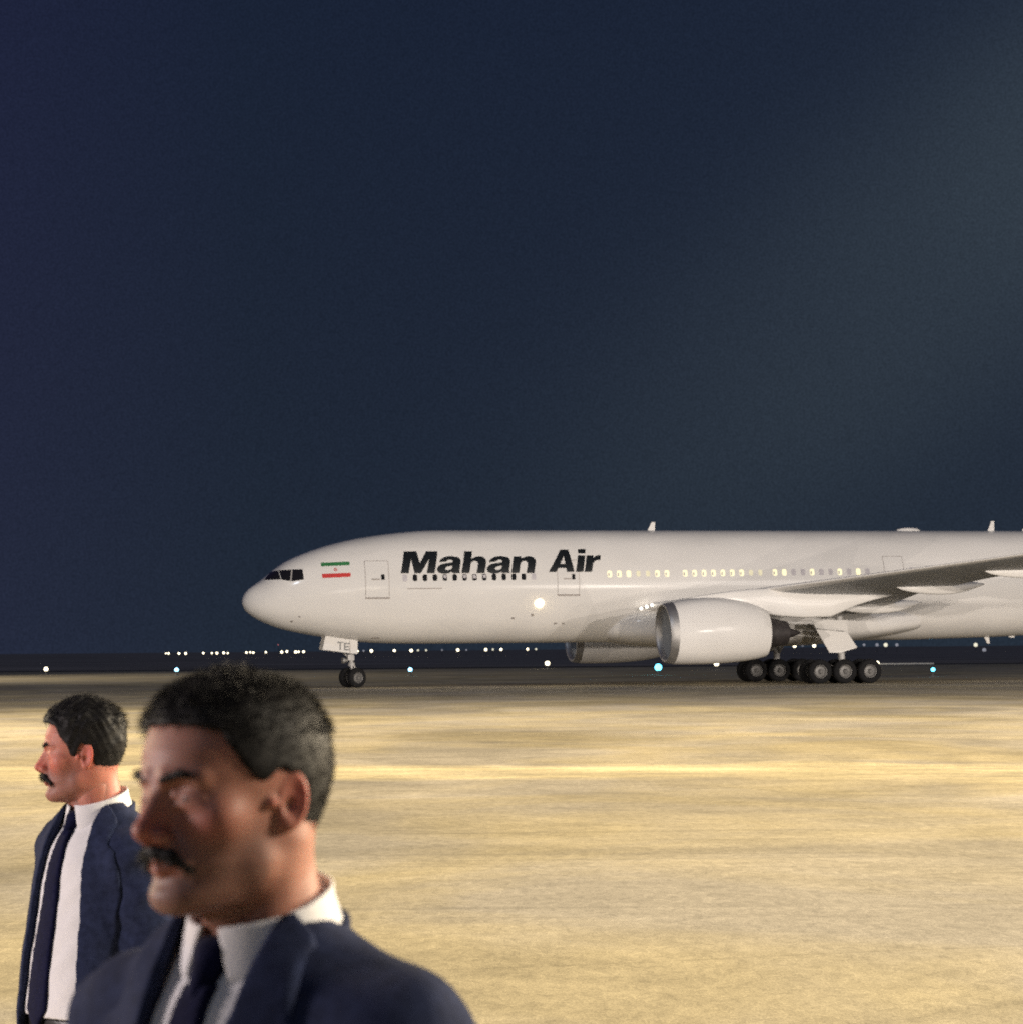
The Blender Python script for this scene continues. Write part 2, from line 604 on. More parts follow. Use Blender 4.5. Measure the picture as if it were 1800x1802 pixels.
def build_fuselage():
    S = np.concatenate([np.linspace(0, 1, 26)[1:] ** 2 * 2.0, np.arange(2.2, 12, 0.28), np.arange(12, 44, 1.0), np.arange(44, 63.7, 0.8), [63.7]])
    n = 96
    V = []
    F = []
    V.append(P((0, 0, 4.62)))
    for s in S:
        top, bot, w, mid = fus(s)
        for i in range(n):
            a = 2 * math.pi * i / n
            sn, c = math.sin(a), math.cos(a)
            V.append(P((s, w * c, mid + (top - mid if sn >= 0 else mid - bot) * sn)))
    for i in range(n):
        F.append((0, 1 + i, 1 + (i + 1) % n))
    for k in range(len(S) - 1):
        for i in range(n):
            j = (i + 1) % n
            F.append((1 + k * n + i, 1 + (k + 1) * n + i, 1 + (k + 1) * n + j, 1 + k * n + j))
    b = 1 + (len(S) - 1) * n
    F.append(tuple(b + i for i in range(n)))
    return mesh_np('fuselage', V, F, paint, plane)


fuselage = build_fuselage()


def skin_patch(name, quad, m, parent, off=0.012, nx=6, nz=6, thick=0.0):
    """patch on the port skin; quad = four (s, z) corners: bottom-left, bottom-right, top-right, top-left"""
    mb = MB()
    q = [np.array(c, float) for c in quad]
    V = []
    for j in range(nz + 1):
        for i in range(nx + 1):
            u, v = i / nx, j / nz
            p = (q[0] * (1 - u) + q[1] * u) * (1 - v) + (q[3] * (1 - u) + q[2] * u) * v
            V.append(P(fpt(p[0], p[1], off)))
    n1 = len(V)
    F = [(j * (nx + 1) + i, j * (nx + 1) + i + 1, (j + 1) * (nx + 1) + i + 1, (j + 1) * (nx + 1) + i) for j in range(nz) for i in range(nx)]
    # rim going back into the skin, so that the piece has an edge
    ring = [i for i in range(nx + 1)] + [j * (nx + 1) + nx for j in range(1, nz + 1)] + [nz * (nx + 1) + i for i in range(nx - 1, -1, -1)] + [j * (nx + 1) for j in range(nz - 1, 0, -1)]
    for k in ring:
        u, v = (k % (nx + 1)) / nx, (k // (nx + 1)) / nz
        p = (q[0] * (1 - u) + q[1] * u) * (1 - v) + (q[3] * (1 - u) + q[2] * u) * v
        V.append(P(fpt(p[0], p[1], -0.03)))
    r = len(ring)
    for k in range(r):
        F.append((ring[k], ring[(k + 1) % r], n1 + (k + 1) % r, n1 + k))
    mb.add(V, F)
    return mb.build(name, m, parent, smooth=True)


def frame_outline(name, s0, s1, z0, z1, wid, m, parent, off=0.006, skew=0.0):
    mb = MB()
    for (a, b, c, d) in ((s0, s1, z0, z0 + wid), (s0, s1, z1 - wid, z1), (s0, s0 + wid, z0 + wid, z1 - wid), (s1 - wid, s1, z0 + wid, z1 - wid)):
        nx, nz = max(1, int((b - a) / 0.2)), max(1, int((d - c) / 0.12))
        V = [P(fpt(a + (b - a) * i / nx, c + (d - c) * j / nz, off)) for j in range(nz + 1) for i in range(nx + 1)]
        F = [(j * (nx + 1) + i, j * (nx + 1) + i + 1, (j + 1) * (nx + 1) + i + 1, (j + 1) * (nx + 1) + i) for j in range(nz) for i in range(nx)]
        mb.add(V, F)
    return mb.build(name, m, parent, smooth=True)


# cockpit glazing: three panes each side (the port ones show)
skin_patch('cockpit_window', [(1.10, 5.78), (1.86, 5.77), (1.80, 6.27), (1.50, 6.19)], glass, plane, 0.012)
skin_patch('cockpit_window', [(1.90, 5.77), (2.30, 5.68), (2.42, 6.29), (1.84, 6.275)], glass, plane, 0.012)
skin_patch('cockpit_window', [(2.37, 5.67), (2.99, 5.76), (2.98, 6.30), (2.49, 6.295)], glass, plane, 0.012)
tag(skin_patch('window_post', [(2.30, 5.67), (2.37, 5.67), (2.49, 6.30), (2.42, 6.30)], post_grey, plane, 0.016, 1, 5))

# national flag: green and red stripe with a small emblem between
skin_patch('flag_stripe', [(3.93, 6.45), (5.39, 6.50), (5.39, 6.69), (3.93, 6.64)], green, plane, 0.006)['label'] = 'green stripe of the painted flag'
skin_patch('flag_stripe', [(3.93, 5.82), (5.39, 5.88), (5.39, 6.09), (3.93, 6.04)], red, plane, 0.006)['label'] = 'red stripe of the painted flag'
mb = MB()
for k, (ra, dx) in enumerate(((0.075, -0.06), (0.05, -0.03), (0.05, 0.03), (0.075, 0.06))):
    sg = -1 if dx < 0 else 1
    pts = []
    for i in range(9):
        a = math.pi * (i / 8 - 0.5)
        pts.append((4.64 + dx * 0.3 + sg * ra * math.cos(a) * 0.9, 6.27 + 0.085 * math.sin(a)))
    for i in range(8):
        (x0, z0), (x1, z1) = pts[i], pts[i + 1]
        mb.add([P(fpt(x0, z0, .006)), P(fpt(x1, z1, .006)), P(fpt(x1 - sg * .018, z1, .006)), P(fpt(x0 - sg * .018, z0, .006))], [(0, 1, 2, 3)])
mb.add([P(fpt(4.63, 6.16, .007)), P(fpt(4.65, 6.16, .007)), P(fpt(4.65, 6.36, .007)), P(fpt(4.63, 6.36, .007))], [(0, 1, 2, 3)])
mb.build('flag_emblem', red, plane)

# ---- lettering, drawn glyph by glyph (heavy extended oblique)
def stroke_arc(cx, cz, rx, rz, a0, a1, n=14):
    return [(cx + rx * math.cos(R(a0 + (a1 - a0) * i / n)), cz + rz * math.sin(R(a0 + (a1 - a0) * i / n))) for i in range(n + 1)]


def glyph(ch):
    """list of loops (outer, hole ...) in units of the cap height; heights 0..1, x-height 0.76"""
    X = 0.76
    if ch == 'M':
        w = 1.52
        return w, [[(0, 0), (0, 1), (.56, 1), (.78, .46), (1.0, 1), (w, 1), (w, 0), (1.17, 0), (1.17, .66), (.90, 0), (.62, 0), (.35, .66), (.35, 0)]]
    if ch == 'h' or ch == 'n':
        w = 1.06
        H = 1.0 if ch == 'h' else X
        lo = [(0, 0), (0, H), (.36, H)]
        if ch == 'h':
            lo += [(.36, X - .10)]
        else:
            lo += [(.36, X - .09)]
        lo += stroke_arc(.70, X - .26, .36, .27, 120, 0, 10)
        lo += [(w, 0), (.70, 0), (.70, .42)] + stroke_arc(.53, .42, .17, .14, 0, 180, 8)[1:] + [(.36, 0)]
        return w, [lo]
    if ch == 'r':
        w = .72
        lo = [(0, 0), (0, X), (.35, X), (.35, X - .13), (.45, X - .03), (.58, X + .015), (.72, X + .01), (.72, X - .22), (.58, X - .21), (.45, X - .26), (.37, X - .36), (.37, 0)]
        return w, [lo]
    if ch == 'i':
        return .37, [[(0, 0), (0, X), (.37, X), (.37, 0)], [(0, X + .10), (0, 1.06), (.37, 1.06), (.37, X + .10)]]
    if ch == 'A':
        w = 1.30
        return w, [[(0, 0), (.46, 1.03), (.86, 1.03), (w, 0), (.92, 0), (.85, .18), (.45, .18), (.38, 0)], [(.52, .37), (.78, .37), (.65, .74)]]
    if ch == 'a':
        w = 1.08
        outer = [(.06, .50)] + stroke_arc(.54, .50, .48, .28, 175, 60, 8) + stroke_arc(.70, .50, .34, .275, 60, 0, 5)
        outer += [(1.04, .14), (1.08, 0), (.73, 0), (.70, .07)]
        outer += [(.58, .0), (.42, -.025), (.26, -.02), (.10, .04), (.02, .13), (.0, .22), (.05, .33), (.17, .41), (.35, .45), (.55, .47), (.66, .50), (.67, .56), (.60, .61), (.50, .62), (.42, .59), (.38, .53)]
        hole = [(.68, .34), (.69, .24), (.62, .17), (.52, .14), (.42, .15), (.37, .20), (.39, .26), (.47, .30), (.58, .32)]
        return w, [outer, hole]
    raise KeyError(ch)


def lettering():
    cap = 1.17
    runs = [('Mahan', 8.03, 6.045, 15.50), ('Air', 16.02, 6.10, 19.06)]
    shear = 0.24
    for word, sx, zb, send in runs:
        gap = 0.075
        tot = sum(glyph(c)[0] for c in word) + gap * (len(word) - 1)
        k = (send - sx - shear * cap) / (tot * cap)      # horizontal stretch
        x = 0.0
        for c in word:
            w, loops = glyph(c)
            cu = bpy.data.curves.new('letter', 'CURVE')
            cu.dimensions = '2D'
            cu.fill_mode = 'BOTH'
            for lp in loops:
                sp = cu.splines.new('POLY')
                sp.points.add(len(lp) - 1)
                for i, (px, pz) in enumerate(lp):
                    sp.points[i].co = ((x + px) * k * cap + shear * pz * cap, pz * cap, 0, 1)
                sp.use_cyclic_u = True
            tmp = bpy.data.objects.new('letter', cu)
            me = bpy.data.meshes.new_from_object(tmp)
            bm = bmesh.new()
            bm.from_mesh(me)
            for zz in np.arange(-0.1, 1.4, 0.09):
                bmesh.ops.bisect_plane(bm, geom=bm.verts[:] + bm.edges[:] + bm.faces[:], plane_co=(0, zz, 0), plane_no=(0, 1, 0))
            zc0 = zb + (0.004 * (sx - 8))
            for v in bm.verts:
                s = sx + v.co.x
                # height along the skin: the drawn height is the height seen from the side
                v.co = P(fpt(s, zb + v.co.y, 0.019))
            bmesh.ops.recalc_face_normals(bm, faces=bm.faces)
            bm.to_mesh(me)
            bm.free()
            me.materials.clear()
            me.materials.append(black)
            o = bpy.data.objects.new('letter', me)
            o.name = 'letter'
            col.objects.link(o)
            o.parent = plane
            o['label'] = "black letter %s of the airline name" % c
            bpy.data.objects.remove(tmp)
            x += w + gap


lettering()

# ---- cabin windows
def cabin_window(s, z, m, w=0.25, h=0.36, lab=None, off=0.008):
    mb = MB()
    n = 12
    V = [P(fpt(s, z, off))]
    for i in range(n):
        a = 2 * math.pi * i / n
        ca, sa = math.cos(a), math.sin(a)
        ex = math.copysign(abs(ca) ** 0.55, ca) * w / 2
        ez = math.copysign(abs(sa) ** 0.55, sa) * h / 2
        V.append(P(fpt(s + ex, z + ez, off)))
    for i in range(n):
        V.append(tuple(np.array(V[1 + i]) + np.array((0, 0.03, 0))))
    F = [(0, 1 + i, 1 + (i + 1) % n) for i in range(n)] + [(1 + i, 1 + (i + 1) % n, 1 + n + (i + 1) % n, 1 + n + i) for i in range(n)]
    mb.add(V, F)
    o = mb.build('cabin_window', m, plane, smooth=True)
    if lab:
        o['label'] = lab
    return o


PITCH = 0.533
fw = [8.23] + [8.77 + PITCH * i for i in range(12)]
for i, s in enumerate(fw):
    z = 5.80 + 0.004 * i
    if i == 0:
        cabin_window(s, z, blind, 0.25, 0.38, 'plugged grey cabin window')
        continue
    if i in (4, 6, 7, 8):
        o = cabin_window(s, z, glass, lab='dark cabin window with its blind half drawn')
        b = skin_patch('window_blind', [(s - .07, z - .02 - .05 * (i % 2)), (s + .09, z - .05), (s + .08, z + .13), (s - .08, z + .13)], blind, o, 0.012, 1, 2)
    else:
        cabin_window(s, z, glass)
cabin_window(15.2, 5.86, blind, 0.24, 0.36, 'plugged grey cabin window')
mid = [(19.38, 'L'), (19.91, 'L'), (20.40, 'L'), (20.9, 'b'), (21.45, 'b'), (21.97, 'L'), (22.5, 'L')]
mid = [(19.38 + .533 * k, st) for k, st in enumerate('LLLffLL')] + [(23.60 + .533 * k, st) for k, st in enumerate('LLLLLLLff')] + [(28.70 + .533 * k, st) for k, st in enumerate('LLggLggLgLg')]
for s, st in mid:
    z = 5.985 + 0.007 * (s - 19)
    if st == 'L':
        o = cabin_window(s, z, litwin, lab='lit yellow cabin window')
        if random.random() < 0.55:
            skin_patch('window_blind', [(s - .09, z - .12), (s - .01, z - .12), (s - .01, z + .06), (s - .09, z + .04)], blind, o, 0.012, 1, 2)
    elif st == 'f':
        cabin_window(s, z, dimwin, 0.23, 0.32, 'faintly lit cabin window')
    else:
        cabin_window(s, z, blind, 0.26, 0.36, 'cabin window with its grey blind down')
for k in range(22):
    cabin_window(36.6 + .533 * k, 6.15, blind, 0.25, 0.36)


# ---- doors
def cabin_door(s0, s1, z0, z1, win=True, lower=True):
    d = skin_patch('door', [(s0 + .03, z0 + .04), (s1 - .03, z0 + .04), (s1 - .03, z1 - .03), (s0 + .03, z1 - .03)], paint, plane, 0.010, 6, 12)
    frame_outline('door_seam', s0, s1, z0, z1, 0.035, panel_grey, d, 0.004)
    if win:
        w = skin_patch('door_window', [(s1 - .42, 5.70), (s1 - .24, 5.70), (s1 - .24, 5.99), (s1 - .42, 5.99)], glass, d, 0.016, 1, 2)
        skin_patch('door_handle', [(s0 + .34, 5.70), (s0 + .78, 5.70), (s0 + .78, 5.77), (s0 + .34, 5.77)], panel_grey, d, 0.018, 2, 1)
    if lower:
        skin_patch('door_sill', [(s0, z0 - .045), (s1 + .03, z0 - .045), (s1 + .03, z0 + .035), (s0, z0 + .035)], panel_grey, d, 0.022, 4, 1)
    return d


cabin_door(6.14, 7.40, 4.75, 6.73)
cabin_door(16.48, 17.70, 4.87, 6.76)
cabin_door(35.0, 36.17, 5.6, 6.95, False, False)
# small vents and probes low on the nose and belly
for (s, z, w, h) in ((2.43, 3.56, .14, .07), (2.79, 3.80, .10, .06), (14.16, 3.65, .16, .09), (15.19, 3.82, .14, .12), (16.53, 3.36, .15, .09), (16.97, 3.36, .13, .07), (6.97, 2.66, .4, .05)):
    skin_patch('outflow_vent', [(s - w / 2, z - h / 2), (s + w / 2, z - h / 2), (s + w / 2, z + h / 2), (s - w / 2, z + h / 2)], panel_grey, plane, 0.014, 1, 1)
# long scuff plate under the forward windows
skin_patch('cargo_door_edge', [(8.35, 5.21), (10.2, 5.22), (10.2, 5.27), (8.35, 5.26)], panel_grey, plane, 0.012, 6, 1)
# wing inspection lamp shining out of the skin
c = fpt(15.51, 4.45, 0.0)
mb = MB()
mb.sphere(P(c), 0.25, 10, 0, (1, .5, 1))
tag(mb.build('inspection_lamp', lamp_hot, plane, smooth=True), 'bright warm lamp glowing on the side of the fuselage')


# ---- wings
WL = [0.0, 3.1, 9.6, 15.0, 20.0, 25.0, 29.6, 30.45]
WLE = [19.6, 21.5, 25.97, 29.67, 33.1, 36.55, 39.7, 40.7]
WTE = [34.0, 34.0, 34.35, 35.95, 37.9, 39.9, 41.7, 41.8]
WZL = [4.05, 4.25, 5.02, 5.60, 6.12, 6.66, 7.18, 7.28]
WTH = [0.135, 0.13, 0.115, 0.105, 0.10, 0.10, 0.09, 0.05]


def airfoil(n=18):
    """closed loop of (chord fraction, thickness fraction up/down), lower surface first"""
    xs = (1 - np.cos(np.linspace(0, math.pi, n))) / 2
    t = 5 * (0.2969 * np.sqrt(xs) - 0.126 * xs - 0.3516 * xs ** 2 + 0.2843 * xs ** 3 - 0.1036 * xs ** 4)
    up = [(x, .52 * v) for x, v in zip(xs, t)]
    lo = [(x, -.48 * v * (1 - .25 * x)) for x, v in zip(xs, t)]
    return lo[::-1] + up[1:-1]


def wing(side):
    AF = airfoil()
    n = len(AF)
    L = np.concatenate([np.linspace(0, 9.6, 8), np.linspace(10.5, 29.6, 14), [30.1, 30.45]])
    V, F, M = [], [], []
    for l in L:
        le, te, zl, th = (np.interp(l, WL, q) for q in (WLE, WTE, WZL, WTH))
        ch = te - le
        for x, t in AF:
            V.append((le + x * ch, -side * l, zl - 0.035 * ch * x + t * th * ch))
    for k in range(len(L) - 1):
        for i in range(n):
            j = (i + 1) % n
            f = (k * n + i, k * n + j, (k + 1) * n + j, (k + 1) * n + i)
            F.append(f if side < 0 else f[::-1])
            xm = (AF[i][0] + AF[j][0]) / 2
            M.append(1 if xm < 0.055 else 0)
    F.append(tuple((len(L) - 1) * n + i for i in range(n)))
    M.append(0)
    o = mesh_np('wing', V, F, [grey, paint], plane, True, M)
    return o


def canoe(name, parent, l, s0, s1, z0, z1, hz, wy, side, m=None):
    """flap track fairing: a long pointed pod under the trailing edge"""
    V, F = [], []
    n, K = 14, 16
    for k in range(K + 1):
        t = k / K
        r = (math.sin(math.pi * min(1, t / .55) / 2) ** .65 if t < .55 else math.cos(math.pi / 2 * (t - .55) / .45) ** .9)
        r = max(r, .02)
        for i in range(n):
            a = 2 * math.pi * i / n
            V.append((s0 + (s1 - s0) * t, -side * (l + wy * r * math.cos(a)), z0 + (z1 - z0) * t + hz * r * math.sin(a) - .25 * hz * r))
    for k in range(K):
        for i in range(n):
            j = (i + 1) % n
            F.append((k * n + i, k * n + j, (k + 1) * n + j, (k + 1) * n + i))
    F += [tuple(range(n)), tuple(K * n + i for i in range(n))]
    return mesh_np(name, V, F, m or paint, parent)


def engine(side):
    l = 9.6
    AX = lambda s, z: (s, -side * l, z)
    a, b = Vector(AX(20.42, 2.74)), Vector(AX(26.0, 2.74))
    ln = 5.58
    def axis_rev(prof, m, name, parent, n=56):
        V, F = [], []
        for (s, r, zc) in prof:
            for i in range(n):
                an = 2 * math.pi * i / n
                # scarfed intake: the lip leans a little
                lean = 0.0
                if s < 21.0:
                    lean = -0.05 * math.sin(an) * r * (21.0 - s) / 0.6
                V.append((s + lean, -side * l + r * math.cos(an), zc + r * math.sin(an)))
        for k in range(len(prof) - 1):
            for i in range(n):
                j = (i + 1) % n
                F.append((k * n + i, k * n + j, (k + 1) * n + j, (k + 1) * n + i))
        mm = MB()
        mm.add(V, F)
        return mm.build(name, m, parent, smooth=True)
    # fan cowl: outer skin, exit edge and the inside of the duct
    cowl = [(20.86, 1.605, 2.76), (21.2, 1.655, 2.79), (21.8, 1.70, 2.83), (22.5, 1.725, 2.86), (23.2, 1.72, 2.875), (24.0, 1.66, 2.86), (24.8, 1.54, 2.82), (25.4, 1.40, 2.77), (25.9, 1.22, 2.72), (25.93, 1.17, 2.72), (25.7, 1.16, 2.72), (24.8, 1.28, 2.75), (23.0, 1.42, 2.78)]
    e = axis_rev(cowl, paint, 'engine', plane)
    lip = [(20.86, 1.607, 2.76), (20.65, 1.575, 2.75), (20.50, 1.535, 2.745), (20.43, 1.49, 2.742), (20.42, 1.45, 2.74), (20.46, 1.40, 2.74), (20.56, 1.36, 2.74), (20.75, 1.33, 2.74)]
    axis_rev(lip, steel, 'intake_lip', e)
    duct = [(20.75, 1.331, 2.74), (21.2, 1.33, 2.75), (21.8, 1.36, 2.77), (22.3, 1.39, 2.78)]
    axis_rev(duct, grey, 'intake_duct', e)
    mbf = MB()
    nb = 26
    for k in range(nb):
        an = 2 * math.pi * k / nb
        u = Vector((0, math.cos(an), math.sin(an)))
        t = Vector((0, -math.sin(an), math.cos(an)))
        c0 = Vector(AX(22.1, 2.77))
        pr = []
        for rr, wd, tw in ((.36, .13, .55), (.8, .17, .9), (1.36, .2, 1.15)):
            d = t * math.sin(tw) * wd + Vector((1, 0, 0)) * math.cos(tw) * wd
            pr += [c0 + u * rr - d, c0 + u * rr + d]
        mbf.add(pr, [(0, 1, 3, 2), (2, 3, 5, 4)])
    mbf.tube(AX(22.32, 2.77), AX(22.36, 2.77), 1.39, n=40)
    mbf.build('fan', darkmetal, e)
    mb = MB()
    mb.rev(AX(21.55, 2.77), AX(22.2, 2.77), [(0, .01), (.15, .12), (.5, .26), (1, .38)], 24)
    mb.build('spinner', darkmetal, e, smooth=True)
    core = [(24.6, .95, 2.74), (25.6, .86, 2.73), (26.4, .74, 2.72), (27.1, .60, 2.72), (27.12, .56, 2.72), (26.6, .5, 2.72)]
    axis_rev(core, soot, 'exhaust_nozzle', e)
    mb = MB()
    mb.rev(AX(26.5, 2.72), AX(27.9, 2.72), [(0, .42), (.4, .33), (.8, .14), (1, .01)], 20)
    mb.build('exhaust_cone', soot, e, smooth=True)
    # pylon: (s, lower z, upper z, half width)
    st = [(21.7, 4.42, 4.50, .03), (22.3, 4.40, 4.66, .14), (23.2, 4.30, 4.80, .21), (24.2, 4.10, 4.93, .25), (25.2, 3.85, 5.02, .27), (25.9, 3.70, 5.05, .27), (26.8, 3.58, 4.95, .27), (28.0, 3.50, 4.80, .26), (29.5, 3.54, 4.75, .24), (30.1, 3.78, 4.75, .22), (31.0, 4.16, 4.7, .18), (32.0, 4.45, 4.7, .12), (32.9, 4.62, 4.7, .04)]
    V, F = [], []
    n = 16
    for s, lo, hi, w in st:
        for i in range(n):
            an = 2 * math.pi * i / n
            ca, sa = math.cos(an), math.sin(an)
            V.append((s, -side * l + math.copysign(abs(ca) ** .5, ca) * w, (lo + hi) / 2 + math.copysign(abs(sa) ** .6, sa) * (hi - lo) / 2))
    for k in range(len(st) - 1):
        for i in range(n):
            j = (i + 1) % n
            F.append((k * n + i, k * n + j, (k + 1) * n + j, (k + 1) * n + i))
    F += [tuple(range(n)), tuple((len(st) - 1) * n + i for i in range(n))]
    mesh_np('pylon', V, F, paint, e)
    return e


def body_fairing():
    st = [(18.9, 3.3, .25, .3), (19.6, 3.15, 1.9, .62), (20.6, 3.15, 3.05, .92), (22, 3.2, 3.42, 1.12), (24, 3.25, 3.58, 1.22), (28, 3.25, 3.62, 1.26), (31, 3.25, 3.58, 1.2), (33.5, 3.3, 3.42, 1.05), (35.5, 3.4, 3.1, .9), (37.2, 3.5, 2.5, .75), (38.6, 3.6, 1.4, .5)]
    V, F = [], []
    n = 48
    for s, zc, w, h in st:
        for i in range(n):
            a = 2 * math.pi * i / n
            ca, sa = math.cos(a), math.sin(a)
            V.append((s, math.copysign(abs(ca) ** .7, ca) * w, zc + math.copysign(abs(sa) ** .7, sa) * h))
    for k in range(len(st) - 1):
        for i in range(n):
            j = (i + 1) % n
            F.append((k * n + i, k * n + j, (k + 1) * n + j, (k + 1) * n + i))
    F += [tuple(range(n)), tuple((len(st) - 1) * n + i for i in range(n))]
    return mesh_np('belly_fairing', V, F, paint, plane)


body_fairing()
for side in (1, -1):
    w = wing(side)
    canoe('flap_fairing', w, 6.4, 31.3, 35.9, 4.02, 4.34, .36, .30, side)
    canoe('flap_fairing', w, 12.2, 32.2, 37.1, 5.02, 5.18, .38, .28, side)
    canoe('flap_fairing', w, 17.9, 34.7, 39.2, 5.68, 5.82, .34, .25, side)
    engine(side)
    for (s, l, z) in ((21.35, 3.32, 4.22), (21.6, 3.5, 4.30), (21.05, 3.3, 4.12)):
        mb = MB()
        mb.sphere((s, -side * l, z), .085, 8)
        mb.build('root_light', glint, w, smooth=True)


# ---- undercarriage
def wheel_shape(mb, c, ax, r, w):
    """tyre (material 0) and hub (material 1) about axis ax"""
    c, ax = Vector(c), Vector(ax).normalized()
    a, b = c - ax * w / 2, c + ax * w / 2
    mb.rev(a, b, [(.12, r * .55), (.02, r * .62), (0, r * .78), (.05, r * .90), (.2, r * .98), (.5, r), (.8, r * .98), (.95, r * .90), (1, r * .78), (.98, r * .62), (.88, r * .55)], 32, 0)
    mb.rev(a, b, [(.16, .001), (.10, r * .14), (.14, r * .16), (.26, r * .20), (.30, r * .42), (.14, r * .50), (.12, r * .55)], 24, 1)
    mb.rev(a, b, [(.84, .001), (.90, r * .14), (.86, r * .16), (.74, r * .20), (.70, r * .42), (.86, r * .50), (.88, r * .55)], 24, 1)


def nose_gear():
    g = MB()
    g.tube((5.80, 0, 2.75), (5.86, 0, 1.25), .125, .115, 16)
    g.tube((5.86, 0, 1.34), (5.87, 0, 1.16), .19, .19, 16)
    g.tube((5.86, 0, 1.2), (5.89, 0, .5), .085, .085, 14, 1)
    g.tube((4.75, 0, 2.6), (5.82, 0, 1.5), .06, .06, 10)
    g.tube((5.98, 0, 1.2), (6.16, 0, .86), .04, .04, 8)
    g.tube((6.16, 0, .86), (5.96, 0, .56), .04, .04, 8)
    steer = R(-24)
    ax = Vector((math.sin(steer), math.cos(steer), 0))
    g.tube(Vector((5.9, 0, .5)) - ax * .42, Vector((5.9, 0, .5)) + ax * .42, .06, .06, 10)
    g.box((5.80, 0, 1.62), (.34, .46, .30))
    o = g.build('nose_gear', [gearpaint, steel], plane, smooth=True)
    for k in (-1, 1):
        m_ = MB()
        wheel_shape(m_, Vector((5.9, 0, .535)) + ax * (.41 * k), ax, .535, .40)
        m_.build('wheel', [rubber, hubm], o, smooth=True)
        t = MB()
        t.rev((5.36, .2 * k, 1.46), (5.62, .2 * k, 1.46), [(0, .0), (.02, .15), (.25, .165), (1, .07), (1, 0)], 18)
        t.build('taxi_light', steel, o, smooth=True)
        d = MB()
        # door leaf hanging beside the bay
        pts = [(4.20, 2.05), (4.36, 2.78), (6.10, 2.53), (6.08, 1.80)]
        y = .56 * k
        d.add([(s, y, z) for s, z in pts] + [(s, y + .05 * k, z) for s, z in pts],
              [(0, 1, 2, 3), (7, 6, 5, 4), (0, 4, 5, 1), (1, 5, 6, 2), (2, 6, 7, 3), (3, 7, 4, 0)])
        dd = d.build('gear_door', paint, o)
        if k < 0:
            mk = MB()
            yy = y - .056
            def bar(s0, z0, s1, z1):
                mk.add([(s0, yy, z0), (s1, yy, z0), (s1, yy, z1), (s0, yy, z1)], [(0, 1, 2, 3)])
            sh = lambda s: 2.30 - .10 * (s - 5.0)      # letters follow the door's slope
            T0 = 4.99
            bar(T0, 2.40, T0 + .34, 2.46); bar(T0 + .13, 2.03, T0 + .20, 2.40)
            E0 = 5.36
            bar(E0, 2.0, E0 + .07, 2.40); bar(E0 + .07, 2.33, E0 + .30, 2.40); bar(E0 + .07, 2.16, E0 + .27, 2.23); bar(E0 + .07, 2.0, E0 + .30, 2.07)
            mk.build('door_letter', black, dd)['label'] = 'black letters T E on the nose gear door'
            sm = MB()
            sm.box((5.68, yy, 2.17), (.03, .008, .74), 0)
            sm.build('door_joint', panel_grey, dd)
    return o


def main_gear(side):
    l = 5.49
    Y = -side * l
    g = MB()
    g.tube((31.55, Y * .96, 3.6), (31.62, Y, 1.15), .20, .18, 18)
    g.tube((31.62, Y, 1.25), (31.5, Y, .58), .125, .125, 16, 1)
    g.tube((30.2, Y * .75, 3.2), (31.7, Y, 1.5), .07, .07, 10)
    g.tube((31.6, Y * .5, 3.0), (31.72, Y, 1.6), .08, .08, 10)
    g.tube((30.0, Y, .56), (33.0, Y, .56), .15, .15, 14)
    g.tube((30.4, Y - .22 * side, 1.0), (31.3, Y - .22 * side, .92), .035, .035, 8, 1)
    g.tube((31.75, Y, 1.15), (32.3, Y, .85), .05, .05, 8)
    o = g.build('main_gear', [gearpaint, steel], plane, smooth=True)
    for i, s in enumerate((30.10, 31.50, 32.90)):
        mb = MB()
        mb.tube((s, Y - .75, .64), (s, Y + .75, .64), .08, .08, 10)
        mb.build('axle', gearpaint, o)
        for k in (-1, 1):
            m_ = MB()
            wheel_shape(m_, (s, Y + .70 * k, .66), (0, 1, 0), .66, .50)
            m_.build('wheel', [rubber, hubm], o, smooth=True)
    d = MB()
    yd = -side * 6.25
    yt = -side * 5.95
    pts = [(30.00, 2.93, yt), (31.78, 2.76, yt), (32.22, 1.92, yd), (31.25, 1.66, yd), (30.66, 1.66, yd)]
    V = [(s, y, z) for s, z, y in pts] + [(s, y + .07 * side, z) for s, z, y in pts]
    d.add(V, [(0, 1, 2, 3, 4), (9, 8, 7, 6, 5)] + [(i, 5 + i, 5 + (i + 1) % 5, (i + 1) % 5) for i in range(5)])
    d.build('gear_door', paint, o)
    d = MB()
    yt2, yd2 = -side * 5.6, -side * 5.93
    pts = [(29.92, 3.42, yt2), (31.9, 3.42, yt2), (31.80, 2.80, yd2), (30.0, 2.97, yd2)]
    V = [(s, y, z) for s, z, y in pts] + [(s, y + .06 * side, z) for s, z, y in pts]
    d.add(V, [(0, 1, 2, 3), (7, 6, 5, 4)] + [(i, 4 + i, 4 + (i + 1) % 4, (i + 1) % 4) for i in range(4)])
    d.build('gear_door', paint, o)
    return o


nose_gear()
main_gear(1)
main_gear(-1)


# ---- antennas, tail
def blade(name, s0, s1, z0, z1, lean, m=paint, wy=.05):
    mb = MB()
    tip = (s1 - s0) * .45
    a = [(s0, -wy, z0), (s0, wy, z0), (s1, wy, z0), (s1, -wy, z0)]
    b = [(s0 + lean, -wy * .5, z1), (s0 + lean, wy * .5, z1), (s0 + lean + tip, wy * .5, z1), (s0 + lean + tip, -wy * .5, z1)]
    mb.add(a + b, [(3, 2, 1, 0), (4, 5, 6, 7), (0, 1, 5, 4), (1, 2, 6, 5), (2, 3, 7, 6), (3, 0, 4, 7)])
    return mb.build(name, m, plane)


